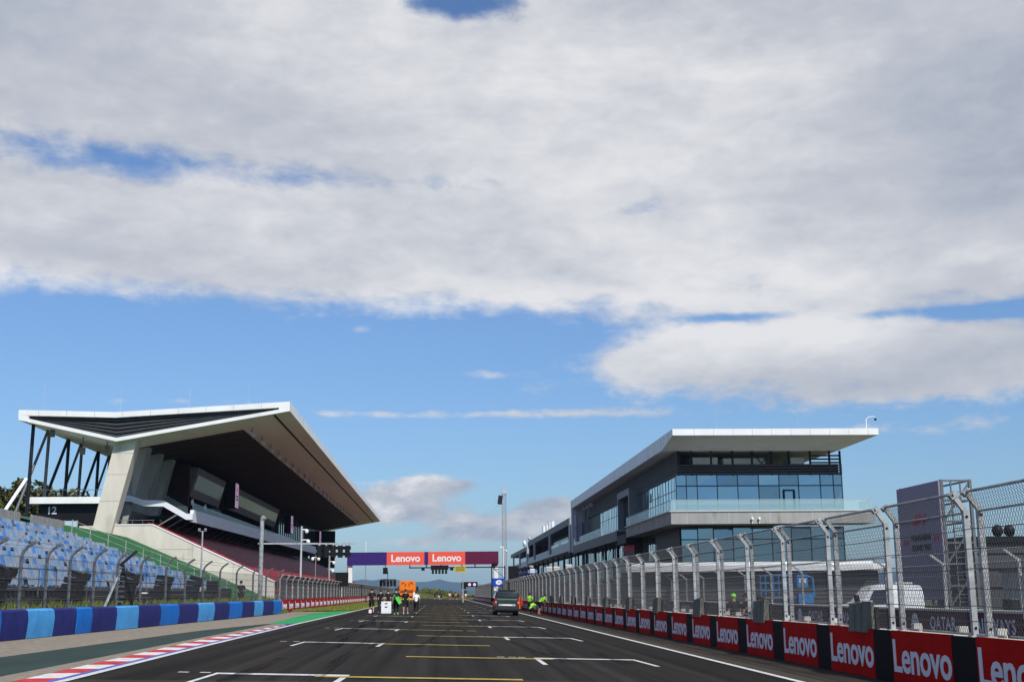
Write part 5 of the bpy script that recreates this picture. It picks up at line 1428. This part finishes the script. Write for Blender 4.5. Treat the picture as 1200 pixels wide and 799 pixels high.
for k, (x, y, w, h) in enumerate(((21.9, 46.5, .8, 1.5), (23.2, 47, .9, 1.2), (25.2, 56.6, 1.4, .9))):
    r = empty('pit_crate', (x, y, -.29), ['dark upright crate beside the truss tower', 'dark low crate beyond the truss tower', 'pale wide crate at the foot of the lilac sign'][k], 'crate')
    MB().box(-w / 2, w / 2, -.4, .4, .05, h).build('crate', M['dark'] if k < 2 else M['concrete_grey'], r)
    b = MB(); b.box(-w / 2 - .02, w / 2 + .02, -.42, .42, h - .06, h); b.box(-w / 2 - .02, w / 2 + .02, -.42, .42, .05, .1); b.build('edge', M['galv_dark'], r)
root = empty('parapet_post', (10.2, 20.9, -.29), 'square white post rising beside the first signed boards', 'post')
MB().box(10.0, 10.35, 20.7, 21.05, -.3, 1.75).build('post', M['cream'], root, True)
MB().box(9.97, 10.38, 20.67, 21.08, 1.75, 1.8).build('cap', M['cream'], root, True)
for k, (y, h) in enumerate(((28.2, 1.35), (37.2, 1.3), (46, 1.3), (54.6, 1.3), (62.5, 1.3))):
    r = empty('pit_kit', (9.95, y, -.29), f'{ordinal(k + 1)} black kit rack behind a grey pad on the pit wall, from the camera end', 'kit rack', 'black kit racks')
    b = MB(); b.box(-.15, .2, -.4, .4, .9, h); b.bar((-.1, .5, .9), (-.2, .7, h + .4), .1, .08); b.tube((.1, -.3, 0), (.1, -.3, .9), .04); b.tube((.1, .3, 0), (.1, .3, .9), .04); b.build('rack', M['black'], r)
    MB().box(-.17, -.15, -.2, .3, h - .25, h - .1).build('plate', M['light_grey'], r)

# ------------------------------------------------------------------ trees, hills, mountains
def tree_kit(h, rx, n, m, seed):
    rr = random.Random(seed); b = MB()
    blobs = []
    for _ in range(16):
        a = rr.uniform(0, 6.28); q = rr.random() ** .6 * rx * .75; blobs.append((q * math.cos(a), q * math.sin(a), h * rr.uniform(.35, .92), rx * rr.uniform(.25, .5)))
    for _ in range(n):
        bx, by, bz, br = rr.choice(blobs); d = Vector((rr.gauss(0, 1), rr.gauss(0, 1), rr.gauss(0, 1))).normalized() * br * rr.random() ** .35
        c = Vector((bx, by, bz)) + d * 1.0; s_ = rr.uniform(.16, .42) * (h / 10)
        m_ = Euler((rr.uniform(-1, 1), rr.uniform(-1, 1), rr.uniform(0, 6.28))).to_matrix()
        q = [c + m_ @ Vector(p) * s_ for p in ((-1, -.6, 0), (.2, -.8, .15), (1, .1, 0), (.1, .8, -.15))]
        b.add(q, [(0, 1, 2, 3)])
    t = MB(); t.tube((0, 0, 0), (.1, 0, h * .45), rx * .09, 8, rx * .06)
    for bx, by, bz, br in blobs[:7]: t.tube((.1, 0, h * .35), (bx * .8, by * .8, bz), rx * .045, 6, rx * .015)
    return b, t
kits = []
def tree(loc, rz, sc, kind, label, group, name='tree', x_tall=False):
    r = empty(name, loc, label, 'tree', group, rz); r.scale = (sc, sc, sc * rnd.uniform(.92, 1.08) * (1.12 if x_tall else 1))
    if kind not in kits_d:
        b, t = tree_kit(10, 4.2, 2600, 'leaf', 5 + kind)
        kits_d[kind] = (b.build('crown', M['leaf_yellow'] if kind == 9 else M['leaf_olive'] if kind == 1 else M['leaf'], r), t.build('trunk', M['bark'], r))
    else:
        for q in kits_d[kind]:
            c = q.copy(); link(c); c.parent = r
    return r
kits_d = {}
tp = [(-63, 168, 1.12, 0), (-57.8, 172, 1.15, 1), (-53.5, 176, 1.05, 1), (-68, 176, 1.25, 2), (-50.5, 184, .95, 0), (-47.0, 190, .92, 2), (-60, 186, 1.2, 2), (-74, 170, 1.2, 1), (-44.5, 196, .85, 1), (-78, 180, 1.3, 0), (-56, 160, .8, 2)]
for k, (x, y, s_, kd) in enumerate(tp):
    tree((x, y, 4.2 if x < -48 else 3.6), rnd.uniform(0, 6), s_, kd, f'{ordinal(k + 1)} {"olive green" if kd == 1 else "dark green"} leafy tree on the rise behind the blue-seated stand', 'trees behind the stand', x_tall=True)
# rise under the trees
b = MB(); nx, ny = 14, 8
for j in range(ny + 1):
    for i in range(nx + 1):
        x = -120 + 82 * i / nx; y = 120 + 120 * j / ny; e = min(1, i / 3, (nx - i) / 3, j / 2, (ny - j) / 2)
        b.v.append((x, y, -.2 + 4.6 * (e * e * (3 - 2 * e)) + .3 * math.sin(x * .2 + y * .13)))
for j in range(ny):
    for i in range(nx): b.f.append((j * (nx + 1) + i, j * (nx + 1) + i + 1, (j + 1) * (nx + 1) + i + 1, (j + 1) * (nx + 1) + i)); b.mi.append(0)
props(b.build('hillside', M['earth'], None, False, True), kind='structure')
# hedge of shrubs where the road turns, distant trees along the sides
def shrub(loc, sx, sz, label, group, kd):
    r = empty('shrub', loc, label, 'shrub', group, rnd.uniform(0, 6)); r.scale = (sx, sx, sz)
    if ('s', kd) not in kits_d:
        rr = random.Random(70 + kd); b = MB(); t = MB()
        for _ in range(520):
            d = Vector((rr.gauss(0, 1), rr.gauss(0, 1), rr.gauss(0, .8))).normalized() * rr.random() ** .4
            c = Vector((d.x, d.y, .55 + d.z * .48)); s_ = rr.uniform(.06, .15); m_ = Euler((rr.uniform(-1, 1), rr.uniform(-1, 1), rr.uniform(0, 6.28))).to_matrix()
            b.add([c + m_ @ Vector(p) * s_ for p in ((-1, -.6, 0), (.2, -.8, .15), (1, .1, 0), (.1, .8, -.15))], [(0, 1, 2, 3)])
        for q in range(4): t.tube((0, 0, 0), (rr.uniform(-.5, .5), rr.uniform(-.5, .5), .7), .04, 5, .02)
        kits_d[('s', kd)] = (b.build('foliage', M['leaf_yellow'] if kd else M['leaf'], r), t.build('stem', M['bark'], r))
    else:
        for q in kits_d[('s', kd)]:
            c = q.copy(); link(c); c.parent = r
b = MB()
for i in range(25):
    x = -14 + 1.5 * i; hh = lerp(x, [-14, -8, -2, 3, 9, 14, 22], [1.2, 2.3, 1.9, 1.2, .7, .9, .3])
    b.v += [(x, 366, -.5), (x, 371, -.4 + hh * .7), (x, 376, -.4 + hh), (x, 388, -.5)]
for i in range(24):
    for j in range(3): b.f.append((i * 4 + j, i * 4 + 4 + j, i * 4 + 5 + j, i * 4 + 1 + j)); b.mi.append(0)
props(b.build('grass_bank', M['bank_grass'], None, False, True), kind='structure')
for i in range(15):
    x = -9.5 + 1.75 * i; y = 378 + rnd.uniform(-5, 5); kd = i % 2
    hz_ = lerp(x, [-10, -3, 2, 8, 13, 16], [3.5, 3.1, 2.5, 1.2, 1.9, 1.2]) * rnd.uniform(.9, 1.25)
    shrub((x, y, -.4), 1.5, hz_, f'{ordinal(i + 1)} {"yellow-green" if kd else "dark green"} shrub in the hedge closing the straight, from the orange truck side', 'shrubs closing the straight', kd)
for i, (x, y, s_, kd) in enumerate(((-24.5, 300, .42, 0), (-28.5, 305, .45, 1), (-22, 312, .40, 2), (-33, 320, .5, 0), (14, 440, .42, 1), (20, 452, .36, 0), (9, 447, .30, 2))):
    tree((x, y, -.3), rnd.uniform(0, 6), s_, kd, f'{ordinal(i + 1)} small far tree beyond the {"pale mesh fence" if x < 0 else "end of the straight"}', 'small far trees')

def ridge(name, dist, pts, seed, depth):
    rr = random.Random(seed); b = MB(); az0, az1 = pts[0][0], pts[-1][0]; n_ = 160; prof_ = [(-1.0, 0.0), (-.6, .35), (-.25, .8), (0, 1.0), (.4, .6), (1.0, 0)]
    ph = [rr.uniform(0, 6.28) for _ in range(6)]
    for i in range(n_ + 1):
        az = az0 + (az1 - az0) * i / n_; e = lerp(az, [p[0] for p in pts], [p[1] for p in pts])
        e *= 1 + .05 * math.sin(az * 5.3 + ph[0]) + .03 * math.sin(az * 13 + ph[1])
        hgt = dist * math.tan(R(e))
        for t, q in prof_:
            d = dist + t * depth + 120 * math.sin(az * 7 + ph[2] + t * 2)
            b.v.append((d * math.sin(R(az)), d * math.cos(R(az)), -3 + (hgt + 3) * q * (1 + .06 * math.sin(az * 21 + t * 5 + ph[3]) * (0 < q < 1))))
    P = len(prof_)
    for i in range(n_):
        for j in range(P - 1): b.f.append((i * P + j, i * P + j + 1, (i + 1) * P + j + 1, (i + 1) * P + j)); b.mi.append(0)
    o = b.build(name, M['mountain'], None, False, True); bm_flip(o)
    return props(o, kind='structure')
ridge('mountains', 8200, [(-40, .3), (-20, .5), (-6, .55), (-3.5, .62), (-2.2, .66), (-1.4, .56), (-.9, .5), (-.3, .60), (.1, .63), (.6, .52), (1.2, .47), (1.75, .36), (2.3, .46), (2.9, .60), (3.6, .7), (8, .6), (20, .7), (40, .4)], 3, 900)
ridge('far_hills', 5200, [(-40, .1), (-6, .22), (-3, .3), (-1.2, .22), (0, .12), (1.5, .10), (3, .2), (10, .3), (40, .1)], 8, 500)

# air between here and the mountains
HAZE = 7e-5
if HAZE:
    b = MB().box(-11000, 11000, -700, 9900, -60, 160)
    hm = bpy.data.materials.new('air'); hm.use_nodes = True; nt = hm.node_tree; nt.nodes.remove(nt.nodes['Principled BSDF'])
    pv = nt.nodes.new('ShaderNodeVolumePrincipled'); pv.inputs['Density'].default_value = HAZE; pv.inputs['Color'].default_value = (.40, .64, .95, 1); pv.inputs['Anisotropy'].default_value = .1
    nt.links.new(pv.outputs[0], nt.nodes['Material Output'].inputs['Volume'])
    o = b.build('haze', hm); props(o, kind='stuff')

# ------------------------------------------------------------------ sky, sun
SUN_EL, SUN_AZ = 45.0, 156.0          # azimuth from +Y towards +X: behind the camera, a little to its right
w = bpy.data.worlds.new('World'); scn.world = w; w.use_nodes = True
nt = w.node_tree; ns = nt.nodes; ln = nt.links
bg = ns['Background']; bg.inputs['Strength'].default_value = .12
sky = ns.new('ShaderNodeTexSky'); sky.sky_type = 'NISHITA'; sky.sun_disc = False
sky.sun_elevation = R(SUN_EL); sky.sun_rotation = R(SUN_AZ); sky.air_density = 1.0; sky.dust_density = .6; sky.ozone_density = 1.6
tc = ns.new('ShaderNodeTexCoord')
sep = ns.new('ShaderNodeSeparateXYZ'); ln.new(tc.outputs['Generated'], sep.inputs[0])
def wire(v, s):
    if isinstance(v, (int, float)): s.default_value = v
    else: ln.new(v, s)
def MA(op, a, b_=0.0, c=None, clamp=False):
    q = ns.new('ShaderNodeMath'); q.operation = op; q.use_clamp = clamp; wire(a, q.inputs[0]); wire(b_, q.inputs[1])
    if c is not None: wire(c, q.inputs[2])
    return q.outputs[0]
def SM_(v, lo, hi):
    q = ns.new('ShaderNodeMapRange'); q.interpolation_type = 'SMOOTHSTEP'; wire(v, q.inputs['Value']); wire(lo, q.inputs['From Min']); wire(hi, q.inputs['From Max']); return q.outputs[0]
dx, dy, dz = sep.outputs
el = MA('MULTIPLY', MA('ARCSINE', dz), 57.29578); az = MA('MULTIPLY', MA('ARCTAN2', dx, dy), 57.29578)
zz = MA('ADD', MA('MAXIMUM', dz, 0.0), .10)
cx = ns.new('ShaderNodeCombineXYZ'); ln.new(MA('DIVIDE', dx, zz), cx.inputs[0]); ln.new(MA('DIVIDE', dy, zz), cx.inputs[1]); cx.inputs[2].default_value = .37
def NZ(sc, det=7, rough=.55, off=(0, 0, 0), st=(1, 1, 1), src=None, dist=0.0):
    mp = ns.new('ShaderNodeMapping'); mp.inputs['Location'].default_value = off; mp.inputs['Scale'].default_value = st; ln.new(src or cx.outputs[0], mp.inputs[0])
    n_ = ns.new('ShaderNodeTexNoise'); n_.inputs['Scale'].default_value = sc; n_.inputs['Detail'].default_value = det; n_.inputs['Roughness'].default_value = rough; n_.inputs['Distortion'].default_value = dist
    ln.new(mp.outputs[0], n_.inputs['Vector']); return n_.outputs['Fac']
def G(a0, e0, sa, se, amp):
    u = MA('DIVIDE', MA('SUBTRACT', az, a0), sa); v_ = MA('DIVIDE', MA('SUBTRACT', el, e0), se)
    return MA('MULTIPLY', MA('EXPONENT', MA('MULTIPLY', MA('ADD', MA('MULTIPLY', u, u), MA('MULTIPLY', v_, v_)), -1.0)), amp)
def SUMN(*xs):
    r_ = xs[0]
    for x in xs[1:]: r_ = MA('ADD', r_, x)
    return r_
ae = ns.new('ShaderNodeCombineXYZ'); ln.new(MA('MULTIPLY', az, .30), ae.inputs[0]); ln.new(MA('MULTIPLY', el, .62), ae.inputs[1]); ae.inputs[2].default_value = 1.3
n_edge = NZ(1.5, 9, .6, (3, 1, 0)); n_fine = NZ(6, 8, .62, (1, 7, 2), dist=.4); n_big = NZ(.55, 4, .5, (8, 2, 1)); n_dir = NZ(.62, 9, .58, (2, 0, 5), (1, 1, 1), ae.outputs[0], .25); n_puff = NZ(1.7, 8, .6, (7, 3, 1), (1, 1, 1), ae.outputs[0], .3)
def C5(x): return MA('SUBTRACT', x, .5)
nsum = SUMN(MA('MULTIPLY', C5(n_edge), 1.3), MA('MULTIPLY', C5(n_fine), 1.0), MA('MULTIPLY', C5(n_dir), 2.2), MA('MULTIPLY', C5(n_puff), 1.9))
edge = MA('SUBTRACT', 12.95, MA('MULTIPLY', MA('MAXIMUM', MA('MINIMUM', az, 40), -40), .028))
nsum = MA('ADD', nsum, MA('MULTIPLY', MA('MULTIPLY', C5(NZ(2.6, 8, .55, (1, 9, 4), (1, 1, 1), ae.outputs[0], .5)), 1.8), SM_(el, 12.0, 9.0)))
front = SM_(dy, -.2, .5)
deck = MA('SUBTRACT', MA('MULTIPLY', SM_(MA('SUBTRACT', el, edge), -1.5, 1.5), 2.75), 1.5)
deck = MA('SUBTRACT', MA('ADD', deck, MA('MULTIPLY', SM_(el, 13.5, 17), .25)), MA('MULTIPLY', SM_(el, 27.5, 36), 1.75))  # unseen cloud above the frame is thinned to lower the ambient light
bias = SUMN(deck, G(-15.0, 19.2, 5.0, 1.0, -1.7), G(-20, 19.6, 3, 1.1, -.8), G(-7, 18.7, 5.0, 1.0, -1.2), G(1.5, 19, 4, .8, -.5), G(1.9, 27.0, 3.0, .8, -1.7), G(-1.5, 26.8, 2.5, .7, -.9), G(10, 17.7, 2.2, .6, -1.0), G(1, 18.8, 4, .6, -.5),
            G(-20, 13.1, 3, .5, .4),
            G(18, 10.5, 8.8, 1.75, 3.0), G(25, 9.7, 7, 1.6, 2.3), G(10.5, 10.7, 3.6, 1.4, 1.7), G(19, 8.5, 5, .5, 1.0), G(26, 11.85, 3.6, .33, -2.4), G(14.0, 12.35, 2.8, .25, -1.5), G(21, 12.1, 2.0, .2, -.8),
            G(-1.9, 4.05, 2.3, .7, 2.9), G(-.7, 4.95, 1.5, .5, 2.2), G(1.7, 3.1, 1.8, .45, 2.7), G(5.4, 3.75, 1.9, .6, 3.0), G(3.6, 2.6, 3.0, .4, 2.2), G(-1.0, 2.3, 1.8, .35, 1.8), G(-4, 3.7, 2.0, .5, 1.9), G(1.5, 4.9, 1.2, .3, 1.4), G(.8, 1.6, 5, .3, .6), G(.8, 3.7, 6.0, 1.7, .75), G(-12, 7.2, 8, .35, .9), G(6, 8.2, 4, .3, 1.1), G(12, 8.0, 4, .3, .8),
            G(-1.5, 8.15, 6.5, .25, 1.5), G(2.5, 10.0, 1.8, .35, 1.4), G(4.3, 9.3, 1.3, .35, 1.4), G(24, 7.0, 8, .4, 1.3), G(-14.5, 12.3, 1.8, .25, 1.1), G(-3.8, 12.0, .9, .3, 1.1), G(-1.6, 12.0, .8, .25, 1.0), G(-11, 8.6, 5, .25, 1.1))
bias = MA('ADD', MA('MULTIPLY', bias, front), MA('MULTIPLY', MA('SUBTRACT', 1.0, front), MA('SUBTRACT', MA('MULTIPLY', MA('SUBTRACT', n_big, .52), 3.0), .55)))
cov = SM_(MA('ADD', bias, nsum), -.65, .85)
# cloud brightness: slow grey patches, brighter low rim of the deck
n_low = NZ(.16, 5, .55, (4, 4, 2), (1, 1.5, 1), ae.outputs[0], .6)
shade = SUMN(.58, MA('MULTIPLY', C5(NZ(.9, 5, .5, (5, 3, 7))), .75), MA('MULTIPLY', C5(n_fine), .20), MA('MULTIPLY', C5(n_dir), .65), MA('MULTIPLY', C5(n_low), 1.1), MA('MULTIPLY', C5(n_puff), .45), G(0, 14.0, 40, 1.9, .20), G(8, 22, 9, 5, .12), G(-12, 23, 7, 3, -.10), G(27, 21, 8, 7, -.34), G(-20, 26, 8, 4, -.28), G(14, 26.5, 14, 2.5, -.2),
             MA('MULTIPLY', MA('MULTIPLY', C5(n_puff), 1.5), SM_(el, 7.0, 5.0)), MA('MULTIPLY', MA('MULTIPLY', C5(n_dir), 1.0), SM_(el, 7.0, 5.0)), MA('MULTIPLY', SM_(el, 6.5, 5.0), -.38), G(17, 11.0, 12, .8, .22), G(20, 8.8, 10, .6, -.06), G(14, 11.8, 8, .5, .22), G(0, 13.3, 30, .8, .14), G(-.4, 5.3, 2.0, .35, .3), G(1.2, 3.4, 1.6, .3, .25), G(4, 2.8, 2.5, .25, .25))
cr = ns.new('ShaderNodeValToRGB'); ln.new(shade, cr.inputs[0])
e_ = cr.color_ramp.elements
e_[0].position = .08; e_[0].color = (.40, .44, .53, 1); e_[1].position = .92; e_[1].color = (.81, .81, .825, 1)
e2 = cr.color_ramp.elements.new(.5); e2.color = (.565, .585, .64, 1)
cs = ns.new('ShaderNodeVectorMath'); cs.operation = 'SCALE'; ln.new(cr.outputs[0], cs.inputs[0]); cs.inputs['Scale'].default_value = 1 / .12
mx = ns.new('ShaderNodeMix'); mx.data_type = 'RGBA'
tint = ns.new('ShaderNodeMix'); tint.data_type = 'RGBA'; ln.new(SM_(el, 0.0, 16.0), tint.inputs[0]); tint.inputs[6].default_value = (.52, .68, .90, 1); tint.inputs[7].default_value = (.66, .83, 1.05, 1)
tm = ns.new('ShaderNodeVectorMath'); tm.operation = 'MULTIPLY'; ln.new(sky.outputs[0], tm.inputs[0]); ln.new(tint.outputs[2], tm.inputs[1])
ln.new(MA('MULTIPLY', cov, .97), mx.inputs[0]); ln.new(tm.outputs[0], mx.inputs[6]); ln.new(cs.outputs[0], mx.inputs[7])
ln.new(mx.outputs[2], bg.inputs['Color'])

sd = bpy.data.lights.new('sun', 'SUN'); sd.energy = 4.3; sd.angle = R(.53); sd.color = (1.0, .955, .88)
so = bpy.data.objects.new('sun', sd); link(so)
ts = Vector((math.sin(R(SUN_AZ)) * math.cos(R(SUN_EL)), math.cos(R(SUN_AZ)) * math.cos(R(SUN_EL)), math.sin(R(SUN_EL))))
so.rotation_euler = ts.to_track_quat('Z', 'Y').to_euler()

# ------------------------------------------------------------------ camera
cd = bpy.data.cameras.new('camera'); cam = bpy.data.objects.new('camera', cd); link(cam)
cd.sensor_fit = 'HORIZONTAL'; cd.sensor_width = 36; cd.lens = 43.2; cd.clip_end = 30000; cd.clip_start = .1
cam.location = (0, 0, 1.6)
cam.rotation_euler = (Matrix.Rotation(R(-3.425), 3, 'Z') @ Matrix.Rotation(R(90 + 11.56), 3, 'X') @ Matrix.Rotation(-.01, 3, 'Z')).to_euler()
scn.camera = cam
scn.view_settings.view_transform = 'Standard'; scn.view_settings.look = 'None'; scn.view_settings.gamma = 1.0; scn.view_settings.exposure = 0.0
scn.cycles.volume_bounces = 1; scn.cycles.transparent_max_bounces = 24; scn.cycles.max_bounces = 7
